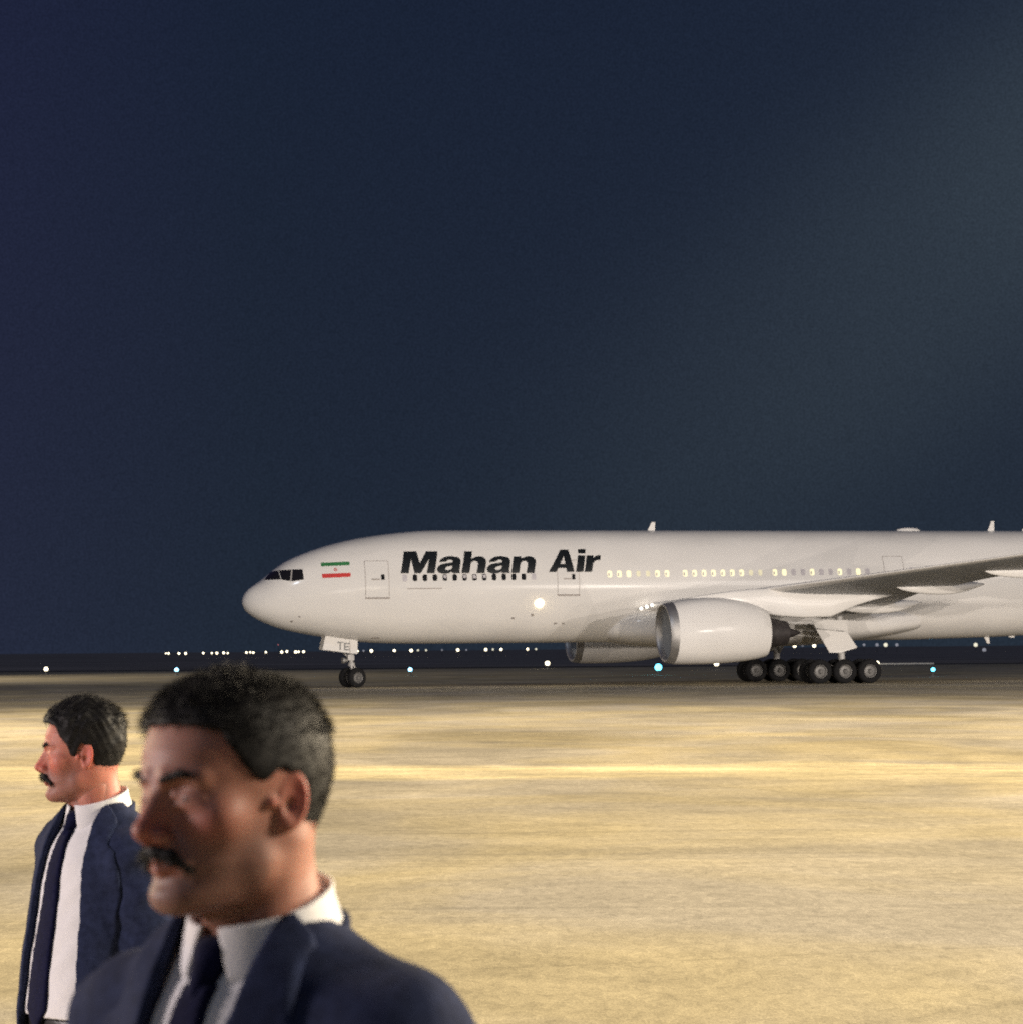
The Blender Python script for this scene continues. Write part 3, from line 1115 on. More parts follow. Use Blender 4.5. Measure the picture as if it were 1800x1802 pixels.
blade('antenna', 22.35, 22.78, 8.40, 8.92, .26)
blade('antenna', 42.36, 42.75, 8.42, 9.02, .22)
blade('antenna', 42.0, 42.35, 2.65, 2.10, .28)
blade('antenna', 43.4, 44.0, 2.65, 2.42, .25)
mb = MB()
for z0, sc in ((8.45, (1.0, .5, .16)),):
    mb.sphere((37.6, 0, 8.46), .72, 10, 0, (1.0, .45, .26))
mb.build('antenna_dome', paint, plane, smooth=True)
mb = MB()
mb.sphere((44.75, 0, 8.46), .30, 10, 0, (1.0, .6, .8))
mb.build('beacon', paint, plane, smooth=True)


def fin():
    mb = MB()
    def sect(s0, s1, z, t):
        return [(s0, 0, z), ((s0 * .7 + s1 * .3), t, z), (s1, 0, z), ((s0 * .7 + s1 * .3), -t, z)]
    A, B = sect(50.5, 60.6, 8.2, .45), sect(59.5, 63.6, 18.6, .12)
    mb.add(A + B, [(0, 1, 5, 4), (1, 2, 6, 5), (2, 3, 7, 6), (3, 0, 4, 7), (4, 5, 6, 7)])
    mb.build('tail_fin', paint, plane)
    for sd in (1, -1):
        mb = MB()
        A = [(54.5, sd * 1.2, 7.2), (57, sd * 1.2, 7.5), (61.2, sd * 1.2, 7.2), (57, sd * 1.2, 6.9)]
        B = [(61.0, sd * 10.7, 8.3), (61.8, sd * 10.7, 8.38), (63.6, sd * 10.7, 8.3), (61.8, sd * 10.7, 8.22)]
        mb.add(A + B, [(0, 1, 5, 4), (1, 2, 6, 5), (2, 3, 7, 6), (3, 0, 4, 7), (4, 5, 6, 7)])
        mb.build('tailplane', paint, plane)


fin()

# ------------------------------------------------------------------ people: signed-distance sculpting, then surface nets
class Grid:
    def __init__(self, lo, hi, h):
        self.lo, self.h = np.array(lo, np.float32), h
        n = [int(math.ceil((b - a) / h)) + 1 for a, b in zip(lo, hi)]
        ax = [(lo[k] + h * np.arange(n[k])).astype(np.float32) for k in range(3)]
        self.x, self.y, self.z = ax[0][:, None, None], ax[1][None, :, None], ax[2][None, None, :]
        self.n = n

    def cap(self, a, b, r0, r1=None):
        r1 = r0 if r1 is None else r1
        a, b = np.array(a, np.float32), np.array(b, np.float32)
        d = b - a
        L2 = float(d @ d) + 1e-12
        px, py, pz = self.x - a[0], self.y - a[1], self.z - a[2]
        t = np.clip((px * d[0] + py * d[1] + pz * d[2]) / L2, 0, 1)
        return np.sqrt((px - t * d[0]) ** 2 + (py - t * d[1]) ** 2 + (pz - t * d[2]) ** 2) - (r0 + (r1 - r0) * t)

    def sph(self, c, r):
        return np.sqrt((self.x - c[0]) ** 2 + (self.y - c[1]) ** 2 + (self.z - c[2]) ** 2) - r

    def ell(self, c, r, e=2.0):
        q = (np.abs((self.x - c[0]) / r[0]) ** e + np.abs((self.y - c[1]) / r[1]) ** e + np.abs((self.z - c[2]) / r[2]) ** e) ** (1 / e)
        return (q - 1) * min(r)


def smin(a, b, k):
    h = np.clip(0.5 + 0.5 * (b - a) / k, 0, 1)
    return b * (1 - h) + a * h - k * h * (1 - h)


def smax(a, b, k):
    return -smin(-a, -b, k)


_C = [(i, j, k) for i in (0, 1) for j in (0, 1) for k in (0, 1)]
_E = [(a, b) for a in range(8) for b in range(a + 1, 8) if sum(abs(p - q) for p, q in zip(_C[a], _C[b])) == 1]


def nets(D, g):
    """naive surface nets: vertices and quads of the zero surface of D on grid g"""
    D = np.ascontiguousarray(D, np.float32)
    S = D < 0
    nx, ny, nz = D.shape
    cnt = np.zeros((nx - 1, ny - 1, nz - 1), np.int8)
    for i, j, k in _C:
        cnt += S[i:nx - 1 + i, j:ny - 1 + j, k:nz - 1 + k]
    act = np.argwhere((cnt > 0) & (cnt < 8))
    idx = np.full(cnt.shape, -1, np.int32)
    idx[act[:, 0], act[:, 1], act[:, 2]] = np.arange(len(act))
    cv = np.stack([D[act[:, 0] + i, act[:, 1] + j, act[:, 2] + k] for i, j, k in _C], 1)
    acc = np.zeros((len(act), 3), np.float32)
    c = np.zeros(len(act), np.float32)
    C = np.array(_C, np.float32)
    for a, b in _E:
        va, vb = cv[:, a], cv[:, b]
        m = (va < 0) != (vb < 0)
        t = np.where(m, va / np.where(m, va - vb, 1), 0)
        acc += np.where(m[:, None], C[a] + (C[b] - C[a]) * t[:, None], 0)
        c += m
    V = (act + acc / c[:, None]) * g.h + g.lo
    Q = []
    for ax in range(3):
        o1, o2 = [(1, 2), (2, 0), (0, 1)][ax]
        sl0, sl1 = [slice(None)] * 3, [slice(None)] * 3
        sl0[ax], sl1[ax] = slice(0, -1), slice(1, None)
        s0, s1 = S[tuple(sl0)], S[tuple(sl1)]
        e = np.argwhere(s0 != s1)
        lim = np.array(cnt.shape)
        ok = (e[:, o1] > 0) & (e[:, o2] > 0) & (e[:, o1] < lim[o1]) & (e[:, o2] < lim[o2]) & (e[:, ax] < lim[ax])
        e = e[ok]
        fl = s0[tuple(e.T)]
        d1, d2 = np.zeros(3, int), np.zeros(3, int)
        d1[o1], d2[o2] = 1, 1
        q = np.stack([idx[tuple((e - d1 - d2).T)], idx[tuple((e - d2).T)], idx[tuple(e.T)], idx[tuple((e - d1).T)]], 1)
        q[~fl] = q[~fl][:, ::-1]
        Q.append(q)
    Q = np.concatenate(Q)
    Q = Q[(Q >= 0).all(1)]
    return V.astype(np.float32), Q


def vnormals(V, Q):
    n = np.cross(V[Q[:, 2]] - V[Q[:, 0]], V[Q[:, 3]] - V[Q[:, 1]])
    N = np.zeros_like(V)
    for k in range(4):
        np.add.at(N, Q[:, k], n)
    return N / (np.linalg.norm(N, axis=1, keepdims=True) + 1e-9)


SLZ = [-.122, -.118, -.110, -.10, -.085, -.068, -.05, -.03, 0.0, .022, .05, .075, .095, .110, .119, .125]
SLW = [.004, .022, .038, .047, .056, .0625, .066, .0695, .0735, .0755, .0765, .073, .064, .051, .036, .006]
SLF = [.055, .076, .086, .088, .084, .0875, .0865, .0835, .0835, .0905, .0870, .0755, .061, .043, .024, -.008]
SLB = [.045, .010, -.020, -.040, -.058, -.070, -.080, -.091, -.102, -.1055, -.1045, -.098, -.086, -.071, -.053, -.018]


def skull(g, t=0.0):
    z = g.z.ravel()
    w, f, b = (np.interp(z, SLZ, q).astype(np.float32)[None, None, :] for q in (SLW, SLF, SLB))
    yc = (b + (f - b) * .46)
    d = np.where(g.y > yc, f - yc, yc - b)
    r = (np.abs(g.x / w) ** 2.25 + np.abs((g.y - yc) / d) ** 2.25) ** (1 / 2.25)
    D = (r - 1) * np.minimum(w, d)
    D = np.maximum(D, np.maximum(g.z - .1255, -.1225 - g.z))
    return D


def both(g, fn, k, D, op=smin):
    for s in (-1, 1):
        D = op(D, fn(s), k)
    return D


def head_sdf(g, slim=0.0):
    D = skull(g)
    # cranium rounds the stack of slices off
    D = smin(D, g.ell((0, -.012, .034), (.0745, .0955, .0895)), .012)
    D = both(g, lambda s: g.cap((.014 * s, .086, .021), (.043 * s, .068, .020), .0070, .0065), .014, D)          # brow ridge
    D = both(g, lambda s: -g.sph((.0325 * s, .0955, .001), .0180), .014, D, smax)                              # eye sockets
    D = both(g, lambda s: g.sph((.0325 * s, .0678, .0005), .0140), .005, D)                                     # lids over the eyeball
    D = both(g, lambda s: g.cap((.020 * s, .0825, .0045), (.044 * s, .0705, .0015), .0040, .0026), .005, D)       # upper lid
    D = both(g, lambda s: g.cap((.020 * s, .0810, -.0062), (.043 * s, .0695, -.0050), .0034, .0022), .006, D)      # lower lid
    D = both(g, lambda s: g.sph((.050 * s, .051, -.020), .0175), .026, D)                                       # cheekbone
    D = both(g, lambda s: g.sph((.050 * s, .006, -.070), .0165), .022, D)                                       # jaw angle
    D = both(g, lambda s: g.cap((.046 * s, .015, -.080), (.016 * s, .070, -.103), .013, .014), .018, D)          # jaw line
    D = smin(D, g.sph((0, .0735, -.0985), .0195), .014)                                                         # chin
    D = smin(D, g.cap((0, .0835, .013), (0, .1085, -.0285), .0078, .0095), .008)                               # nose
    D = smin(D, g.cap((0, .074, .014), (0, .092, -.034), .0105, .0150), .008)
    D = smin(D, g.sph((0, .1105, -.0320), .0092), .006)
    D = both(g, lambda s: g.sph((.0128 * s, .0985, -.0360), .0082), .006, D)                                    # wings
    D = smin(D, g.cap((0, .106, -.040), (0, .090, -.047), .0052, .005), .005)
    D = both(g, lambda s: -g.sph((.0062 * s, .1045, -.0440), .0034), .002, D, smax)                             # nostrils
    D = both(g, lambda s: g.cap((.015 * s, .090, -.043), (.028 * s, .081, -.066), .0050, .004), .012, D)         # cheek fold
    D = both(g, lambda s: g.cap((0, .0925, -.0610), (.021 * s, .0835, -.0665), .0058, .0035), .005, D)           # upper lip
    D = both(g, lambda s: g.cap((0, .0905, -.0735), (.018 * s, .0825, -.0690), .0066, .0035), .005, D)           # lower lip
    D = both(g, lambda s: -g.cap((0, .1015, -.0672), (.024 * s, .0885, -.0675), .0019, .0014), .003, D, smax)    # mouth line
    D = smax(D, -g.cap((-.018, .0985, -.0845), (.018, .0985, -.0845), .0065), .008)                            # under the lip
    # ears
    for s in (-1, 1):
        cx, cy, cz = .0765 * s, -.020, -.007
        a, tl = .42 * s, .16
        px, py, pz = (g.x - cx) * 1.2, (g.y - cy) * 1.2, (g.z - cz) * 1.2
        # lean back in the side view, stand out from the skull
        py, pz = py * math.cos(tl) + pz * math.sin(tl), -py * math.sin(tl) + pz * math.cos(tl)
        ex = px * math.cos(a) + py * math.sin(a)
        ey = -px * math.sin(a) + py * math.cos(a)
        q = np.sqrt((ey / .0155) ** 2 + (pz / .0290) ** 2)
        ring = np.sqrt(((q - 1) * .0165) ** 2 + (ex - .0035 * s) ** 2) - .0040
        plate = (np.sqrt((ex / .0050) ** 2 + (ey / .0150) ** 2 + (pz / .0285) ** 2) - 1) * .0050
        lobe = np.sqrt(ex ** 2 + (ey - .004) ** 2 + (pz + .0290) ** 2) - .0072
        anti = np.sqrt((np.sqrt((ey / .0085) ** 2 + ((pz - .004) / .0165) ** 2) - 1) ** 2 * .0001 + (ex - .003 * s) ** 2) - .0026
        E_ = smin(smin(smin(ring, plate, .004), lobe, .006), anti, .003)
        conc = np.sqrt((ex - .006 * s) ** 2 + (ey - .003) ** 2 + ((pz + .006) * .8) ** 2) - .0075
        E_ = smax(E_, -conc, .003)
        trag = g.sph((.0735 * s, .004, -.008), .0062)
        D = smin(D, E_, .004)
        D = smin(D, trag, .005)
    # neck
    nk = g.cap((0, -.032, -.055), (0, -.060, -.26), .056, .062)
    nk = smin(nk, g.cap((0, .012, -.115), (0, -.018, -.20), .022, .03), .03)
    nk = both(g, lambda s: g.cap((.050 * s, -.030, -.05), (.012 * s, .002, -.225), .016, .014), .02, nk)
    D = smin(D, nk, .022)
    return D


def hair_sdf(g, line, thick, wob):
    """hair shell over the skull: line = (y, lowest z) of the hairline in the side view; thick(g) = depth of the hair"""
    base = smin(skull(g), g.ell((0, -.012, .034), (.0745, .0955, .0895)), .012)
    zl = np.interp(g.y.ravel(), [p[0] for p in line], [p[1] for p in line]).astype(np.float32)[None, :, None]
    t = thick(g)
    n = wob * (np.sin(g.x * 97 + g.y * 61 + 3 * np.sin(g.z * 40)) * np.sin(g.y * 83 + g.z * 71 + 2 * np.sin(g.x * 53)) + .6 * np.sin(g.x * 190 + g.z * 150 + 2 * np.sin(g.y * 60)) * np.sin(g.y * 171 + 1))
    D = base - t - n * np.clip(t / .012, 0, 1)
    return smax(smax(D, zl - g.z, .006), -(base + .012), .004)


def transform(V, M):
    A = np.array(M)
    return V @ A[:3, :3].T + A[:3, 3]


def strands(V, N, count, length, flow, width, rng, keep=None, jitter=.35):
    """short tapering hair blades growing out of a surface; flow(P, N) gives the lie of the hair"""
    pick = rng.randint(0, len(V), count)
    Pp, Nn = V[pick], N[pick]
    if keep is not None:
        k = keep(Pp, Nn)
        Pp, Nn = Pp[k], Nn[k]
    f = flow(Pp, Nn) + rng.normal(0, jitter, Pp.shape)
    f /= np.linalg.norm(f, axis=1, keepdims=True) + 1e-9
    Ln = (length(Pp) * rng.uniform(.6, 1.25, len(Pp)))[:, None]
    side = np.cross(f, Nn + rng.normal(0, .3, Pp.shape))
    side /= np.linalg.norm(side, axis=1, keepdims=True) + 1e-9
    w = width
    a = Pp - Nn * .001
    m_ = Pp + f * Ln * .5 + Nn * .0005
    e = Pp + f * Ln + np.array([0, 0, -.12]) * Ln
    VV = np.stack([a - side * w, a + side * w, m_ + side * w * .8, m_ - side * w * .8, e + side * w * .15, e - side * w * .15], 1).reshape(-1, 3)
    b = (np.arange(len(Pp)) * 6)[:, None]
    F = np.concatenate([b + np.array([[0, 1, 2, 3]]), b + np.array([[3, 2, 4, 5]])])
    return VV, F


def skin_material(name, base, stub):
    """skin with blood tint, pores and a shaven-beard shadow on the jaw (attribute painted on the mesh by place on the face)"""
    m = mat(name, base, 0.55, spec=0.35, sss=0.25)
    nt = m.node_tree
    b = nt.nodes['Principled BSDF']
    L = nt.links.new
    tc = nt.nodes.new('ShaderNodeTexCoord')
    n = nt.nodes.new('ShaderNodeTexNoise')
    n.inputs['Scale'].default_value = 28
    n.inputs['Detail'].default_value = 6
    L(tc.outputs['Object'], n.inputs['Vector'])
    rp = nt.nodes.new('ShaderNodeMix')
    rp.data_type = 'RGBA'
    rp.inputs[6].default_value = (base[0] * .84, base[1] * .76, base[2] * .74, 1)
    rp.inputs[7].default_value = (base[0] * 1.12, base[1] * 1.10, base[2] * 1.06, 1)
    L(n.outputs['Fac'], rp.inputs[0])
    at = nt.nodes.new('ShaderNodeAttribute')
    at.attribute_name = 'beard'
    n2 = nt.nodes.new('ShaderNodeTexNoise')
    n2.inputs['Scale'].default_value = 900
    L(tc.outputs['Object'], n2.inputs['Vector'])
    ml = nt.nodes.new('ShaderNodeMath')
    ml.operation = 'MULTIPLY'
    L(at.outputs['Fac'], ml.inputs[0])
    L(n2.outputs['Fac'], ml.inputs[1])
    mx = nt.nodes.new('ShaderNodeMix')
    mx.data_type = 'RGBA'
    mx.inputs[7].default_value = (*stub, 1)
    L(ml.outputs[0], mx.inputs[0])
    L(rp.outputs[2], mx.inputs[6])
    at2 = nt.nodes.new('ShaderNodeAttribute')
    at2.attribute_name = 'blood'
    mb2 = nt.nodes.new('ShaderNodeMix')
    mb2.data_type = 'RGBA'
    mb2.inputs[7].default_value = (base[0] * 1.15, base[1] * .62, base[2] * .62, 1)
    L(at2.outputs['Fac'], mb2.inputs[0])
    L(mx.outputs[2], mb2.inputs[6])
    L(mb2.outputs[2], b.inputs['Base Color'])
    bp = nt.nodes.new('ShaderNodeBump')
    bp.inputs['Strength'].default_value = .12
    bp.inputs['Distance'].default_value = .0015
    n3 = nt.nodes.new('ShaderNodeTexNoise')
    n3.inputs['Scale'].default_value = 350
    n3.inputs['Detail'].default_value = 3
    L(tc.outputs['Object'], n3.inputs['Vector'])
    L(n3.outputs['Fac'], bp.inputs['Height'])
    L(bp.outputs[0], b.inputs['Normal'])
    return m


def cloth(name, color, rough=0.85, scale=60, bump=.3, lo=.75, hi=1.25):
    m = noisy(mat(name, color, rough, spec=0.05), scale, lo, hi, 5, bump, scale * 8, bdist=.002)
    b = m.node_tree.nodes['Principled BSDF']
    b.inputs['Sheen Weight'].default_value = .04
    b.inputs['Sheen Roughness'].default_value = .5
    return m


hair_m = noisy(mat('black_hair', (0.0045, 0.004, 0.0042), 0.6, spec=0.22), 60, .6, 1.6)
eye_white = mat('eye_white', (0.30, 0.26, 0.245), 0.5, spec=.2)
iris = mat('dark_iris', (0.02, 0.012, 0.008), 0.4, spec=.2)
suit_navy = cloth('navy_suit_cloth', (0.019, 0.025, 0.056))
shirt_white = cloth('white_shirt_cloth', (0.70, 0.69, 0.69), .8, 25, .15, .95, 1.04)
tie_navy = cloth('navy_tie_cloth', (0.006, 0.007, 0.028), .8, 90, .3)
leather = mat('black_leather', (0.01, 0.01, 0.01), .35)
belt_m = noisy(mat('black_belt_leather', (0.012, 0.011, 0.012), .4), 30, .8, 1.2)


def hand_sdf(g, c, s):
    """relaxed hand hanging down from wrist c; s = -1 left, 1 right (thumb forward)"""
    c = np.array(c)
    D = g.cap(c + (0, 0, .05), c + (0, .004, -.02), .026, .028)
    for k in range(4):
        y = .030 - .020 * k
        D = smin(D, g.cap(c + (0, y * .7, -.02), c + (0, y, -.085), .013, .012), .012)
    for k, ln in enumerate((.072, .080, .074, .058)):
        y = .030 - .020 * k
        a = c + (0, y, -.085)
        p1 = a + (-.006 * s, .001, -.5 * ln)
        p2 = p1 + (-.014 * s, 0, -.30 * ln)
        p3 = p2 + (-.016 * s, 0, -.16 * ln)
        for (u, v, r0, r1) in ((a, p1, .0095, .0085), (p1, p2, .0085, .0078), (p2, p3, .0078, .0068)):
            D = smin(D, g.cap(u, v, r0, r1), .004)
    t0 = c + (-.006 * s, .026, -.030)
    t1 = t0 + (-.016 * s, .026, -.034)
    t2 = t1 + (-.010 * s, .008, -.032)
    D = smin(D, g.cap(t0, t1, .014, .011), .010)
    return smin(D, g.cap(t1, t2, .0105, .0085), .004)


def suit_man(name, loc, body_yaw, head_yaw, head_pitch, head_roll, scale, label, seed, skin_m, hair_line, thick, flow, hair_len, vee, tie_w, head_off=(0, .02, 1.69), hs=1.0, vx=0.0, face=(1, 1, 1), wide=1.0, mst=1.0, wob=.0015, lean=0.0, button=1.13, hres=.0020, nstr=9000, open_hem=.10, shirt_lo=1.0):
    rng = np.random.RandomState(seed)
    # loc is where the head stands; the neck turns on the trunk, so the feet follow from both angles
    b_, h_ = R(body_yaw), R(head_yaw)
    loc = (loc[0] - scale * (.036 * math.sin(b_) - .046 * math.sin(h_)), loc[1] - scale * (-.036 * math.cos(b_) + .046 * math.cos(h_)), 0)
    root = empty(name, loc, b_)
    root.scale = (scale,) * 3
    tag(root, label, 'person')
    HM = Matrix.Translation((0, -.036, head_off[2])) @ Matrix.Rotation(R(head_yaw - body_yaw), 4, 'Z') @ Matrix.Translation((0, .046, 0)) @ Matrix.Rotation(R(head_roll), 4, 'Y') @ Matrix.Rotation(R(-head_pitch), 4, 'X') @ Matrix.Diagonal((hs * face[0], hs * face[1], hs * face[2], 1))
    HM3 = np.array(HM)[:3, :3]
    # ---------------- head, joined with trunk, hands and legs into one body mesh
    g = Grid((-.105, -.135, -.235), (.105, .135, .140), hres)
    V, Q = nets(head_sdf(g), g)
    hv = V.copy()
    beard = np.clip((-.018 - V[:, 2]) / .030, 0, 1) * np.clip((V[:, 1] + .004) / .02, 0, 1) * np.clip((V[:, 2] + .150) / .03, 0, 1)
    lipm = (np.abs(V[:, 0]) < .024) & (V[:, 1] > .080) & (V[:, 2] < -.058) & (V[:, 2] > -.080)
    beard[lipm] *= .15
    nose_m = np.exp(-((V[:, 0] / .022) ** 2 + ((V[:, 1] - .105) / .02) ** 2 + ((V[:, 2] + .032) / .02) ** 2))
    ear_m = np.clip((np.abs(V[:, 0]) - .074) / .008, 0, 1) * np.clip(1 - np.abs(V[:, 2]) / .045, 0, 1)
    cheek_m = .6 * np.exp(-(((np.abs(V[:, 0]) - .05) / .02) ** 2 + ((V[:, 1] - .06) / .03) ** 2 + ((V[:, 2] + .025) / .02) ** 2))
    blood = np.clip(nose_m * .8 + ear_m * .9 + cheek_m + lipm * .3, 0, 1)
    parts = [(transform(V, HM), Q)]
    gb = Grid((-.40, -.22, .60), (.40, .22, 1.62), .011)
    T = smin(gb.ell((0, -.022, 1.29), (.140, .090, .20)), gb.ell((0, 0, 1.0), (.13, .09, .20)), .05)
    for s in (-1, 1):
        T = smin(T, gb.cap((.046 * s, -.042, 1.470), (.15 * s, -.036, 1.430), .028, .030), .02)
        T = smin(T, gb.cap((.165 * s, -.034, 1.42), (.225 * s, -.055, 1.16), .036, .030), .02)
        T = smin(T, gb.cap((.225 * s, -.055, 1.16), (.255 * s, .03, .92), .029, .024), .01)
        T = smin(T, gb.cap((.09 * s, 0, .95), (.10 * s, 0, .62), .07, .06), .03)
    T = smin(T, gb.cap((0, -.035, 1.48), (0, -.02, 1.60), .05, .05), .03)
    parts.append(nets(T, gb))
    for s in (-1, 1):
        gh = Grid((.255 * s - .06, -.03, .70), (.255 * s + .06, .10, .97), .004)
        parts.append(nets(hand_sdf(gh, (.255 * s, .03, .89), s), gh))
    off, VV, QQ = 0, [], []
    for v, q in parts:
        VV.append(v)
        QQ.append(q + off)
        off += len(v)
    VV, QQ = np.concatenate(VV), np.concatenate(QQ)
    body = mesh_np('body', VV, QQ, skin_m, root)
    for nm, arr in (('beard', beard), ('blood', blood)):
        full = np.zeros(len(VV), np.float32)
        full[:len(arr)] = arr
        at = body.data.attributes.new(nm, 'FLOAT', 'POINT')
        at.data.foreach_set('value', full[:len(body.data.vertices)])
    # ---------------- eyes
    for s in (-1, 1):
        mb = MB()
        mb.sphere((.0325 * s, .0692, .0000), .0128, 10)
        mb.sphere((.0325 * s - .001, .0759, -.0002), .0068, 8, 1)
        mb.V = [tuple(v) for v in transform(np.array(mb.V), HM)]
        mb.build('eye', [eye_white, iris], root, smooth=True, weld=False)
    # ---------------- hair on head
    g = Grid((-.12, -.145, -.11), (.12, .135, .178), .0024)
    D = hair_sdf(g, hair_line, thick, wob)
    V, Q = nets(D, g)
    N = vnormals(V, Q)
    SV, SF = strands(V, N, nstr, hair_len, flow, .00038, rng, keep=lambda p, n: (np.abs(p[:, 0]) + p[:, 1] * 0 > -1) & (n[:, 2] > -.7))
    AV = np.concatenate([V, SV])
    AF = np.concatenate([Q, SF + len(V)])
    mesh_np('hair', transform(AV, HM), AF, hair_m, root)
    # ---------------- eyebrows and moustache
    for s in (-1, 1):
        g = Grid((min(.008 * s, .058 * s), .045, .008), (max(.008 * s, .058 * s), .108, .040), .0014)
        D = smin(g.cap((.013 * s, .0935, .0205), (.034 * s, .0870, .0265), .0030, .0038), g.cap((.034 * s, .0870, .0265), (.052 * s, .0690, .0215), .0036, .0018), .002)
        V, Q = nets(D, g)
        N = vnormals(V, Q)
        SV, SF = strands(V, N, 260, lambda p: np.full(len(p), .0065), lambda p, n: n * .4 + np.array([.8 * s, -.3, .25]), .0003, rng)
        mesh_np('eyebrow', transform(np.concatenate([V, SV]), HM), np.concatenate([Q, SF + len(V)]), hair_m, root)
    g = Grid((-.044, .060, -.082), (.044, .118, -.040), .0014)
    D = None
    for s in (-1, 1):
        d = smin(g.cap((.003 * s, .0975, -.0530), (.019 * s, .0905, -.0575), .0074, .0078), g.cap((.019 * s, .0905, -.0575), (.034 * s, .0780, -.0715), .0074, .0036), .004)
        D = d if D is None else smin(D, d, .003)
    V, Q = nets(D, g)
    N = vnormals(V, Q)
    SV, SF = strands(V, N, 900, lambda p: np.full(len(p), .008), lambda p, n: n * .5 + np.stack([np.sign(p[:, 0]) * .5, 0 * p[:, 0] + .1, 0 * p[:, 0] - .8], 1), .0003, rng)
    MV = np.concatenate([V, SV])
    MV = np.array([0, .088, -.058]) + (MV - np.array([0, .088, -.058])) * mst
    mesh_np('moustache', transform(MV, HM), np.concatenate([Q, SF + len(V)]), hair_m, root)
    # ---------------- clothes: shells of one trunk shape
    h = .0048
    g = Grid((-.335, -.215, .74), (.335, .245, 1.645), h)
    B = g.ell((0, -.022, 1.30), (.172, .122, .235), 2.05)
    B = smin(B, g.ell((0, .008, 1.09), (.165, .122, .20), 2.2), .06)
    B = smin(B, g.ell((0, 0, .94), (.175, .125, .20), 2.2), .06)
    for s in (-1, 1):
        B = smin(B, g.cap((.046 * s, -.040, 1.500), (.163 * s, -.036, 1.446), .044, .049), .045)
    arms = None
    for s in (-1, 1):
        a = smin(g.cap((.170 * s, -.034, 1.428), (.225 * s, -.055, 1.16), .056, .048), g.cap((.225 * s, -.055, 1.16), (.250 * s, .025, .90), .047, .040), .02)
        arms = a if arms is None else np.minimum(arms, a)
    ax_ = np.abs(g.x)
    wr = (1 - .85 * np.clip((g.y - .0) / .06, 0, 1)) * (.0060 * np.sin(g.z * 30 + g.x * 26 + seed + 1.5 * np.sin(g.y * 21 + g.z * 9)) * np.sin(g.y * 27 + g.z * 14 + 1.2 * np.sin(g.x * 17)) + .0026 * np.sin(g.z * 85 - g.x * 60 + g.y * 40))
    J = smin(B, arms, .035) - .016 + wr
    neck_hole = g.cap((0, -.008, 1.40), (0, -.042, 1.66), .102, .076)
    zz = g.z.ravel()
    wv = np.interp(zz, [q[0] for q in vee], [q[1] for q in vee]).astype(np.float32)[None, None, :]
    opening = np.maximum(np.abs(g.x - vx) - wv, .015 - g.y)             # inside where negative
    Jk = smax(J, -opening, .004)
    Jk = np.maximum(Jk, -(B - .0035))                        # hollow: nothing inside the shirt
    Jk = smax(Jk, -neck_hole, .006)
    hem = .79 - g.z
    Jk = np.maximum(Jk, hem)
    Jk = np.maximum(Jk, np.where((ax_ > .19), .895 - g.z, -1))
    V, Q = nets(Jk, g)
    u_ = np.clip((np.abs(V[:, 0]) - .08) / .12, 0, 1)
    V[:, 0] *= 1 + (wide - 1) * u_ * u_ * (3 - 2 * u_)
    jacket = mesh_np('jacket', V, Q, suit_navy, root)
    # lapels: an outer layer beside the opening, notched at the collar
    for s in (-1, 1):
        sx = g.x * s
        lw = np.interp(zz, [button - .02, button + .06, 1.34, 1.42, 1.455, 1.47, 1.53, 1.60], [.002, .022, .082, .092, .086, .060, .040, .034]).astype(np.float32)[None, None, :]
        Lp = np.maximum(J - .0060, -(J + .005))
        Lp = smax(Lp, np.maximum(sx - vx * s - wv - lw, wv - .004 - sx + vx * s), .004)
        Lp = np.maximum(Lp, .0 - g.y + .0 * g.z)
        Lp = np.maximum(Lp, button - g.z)
        Lp = np.maximum(Lp, -neck_hole - .004)
        mesh_np('lapel', *nets(Lp, g), suit_navy, root)
    gj = Grid((-.12, -.165, 1.44), (.12, .03, 1.62), .0032)
    nh = gj.cap((0, -.008, 1.40), (0, -.042, 1.66), .102, .076)
    cl = np.maximum(np.abs(nh - .003) - .005, np.maximum(gj.y + .005, np.maximum(1.49 - gj.z, gj.z - (1.545 - .26 * (gj.y + .03)))))
    mesh_np('jacket_collar', *nets(cl, gj), suit_navy, root)
    # shirt front under the open jacket
    Sh = B - .0045 + .0012 * np.sin(g.z * 60 + g.x * 35) * np.sin(g.x * 48 + g.z * 14)
    Sh = np.maximum(Sh, -(B + .006))
    Sh = np.maximum(Sh, np.maximum(shirt_lo - g.z, ax_ - .17))
    Sh = np.maximum(Sh, -g.y - .03)
    Sh = smax(Sh, -g.cap((0, -.050, 1.49), (0, -.030, 1.70), .058), .004)
    shirt = mesh_np('shirt', *nets(Sh, g), shirt_white, root)
    # shirt collar: band rising to the back, two pointed wings in front
    gc = Grid((-.12, -.16, 1.44), (.12, .11, 1.64), .0026)
    nka = gc.cap((0, -.043, 1.47), (0, -.022, 1.70), .0630, .0615)
    zlow = 1.545 - .105 * np.clip((gc.y + .03) / .075, 0, 1) * np.clip(1 - np.abs(np.abs(gc.x) - .042) / .045, 0, 1)
    band = np.maximum(np.abs(nka - (.0095 - .25 * np.clip(gc.z - 1.585, -.075, .0))) - .0027, np.maximum(zlow - gc.z, gc.z - (1.587 - .32 * (gc.y + .05))))
    band = np.maximum(band, np.where(gc.y > 0, .010 + .35 * np.clip(1.56 - gc.z, 0, .2) - np.abs(gc.x), -1))
    inner = np.maximum(np.abs(nka) - .0030, np.maximum(1.50 - gc.z, gc.z - (1.585 - .32 * (gc.y + .05))))
    C_ = np.minimum(band, inner)
    mesh_np('shirt_collar', *nets(C_, gc), shirt_white, root)
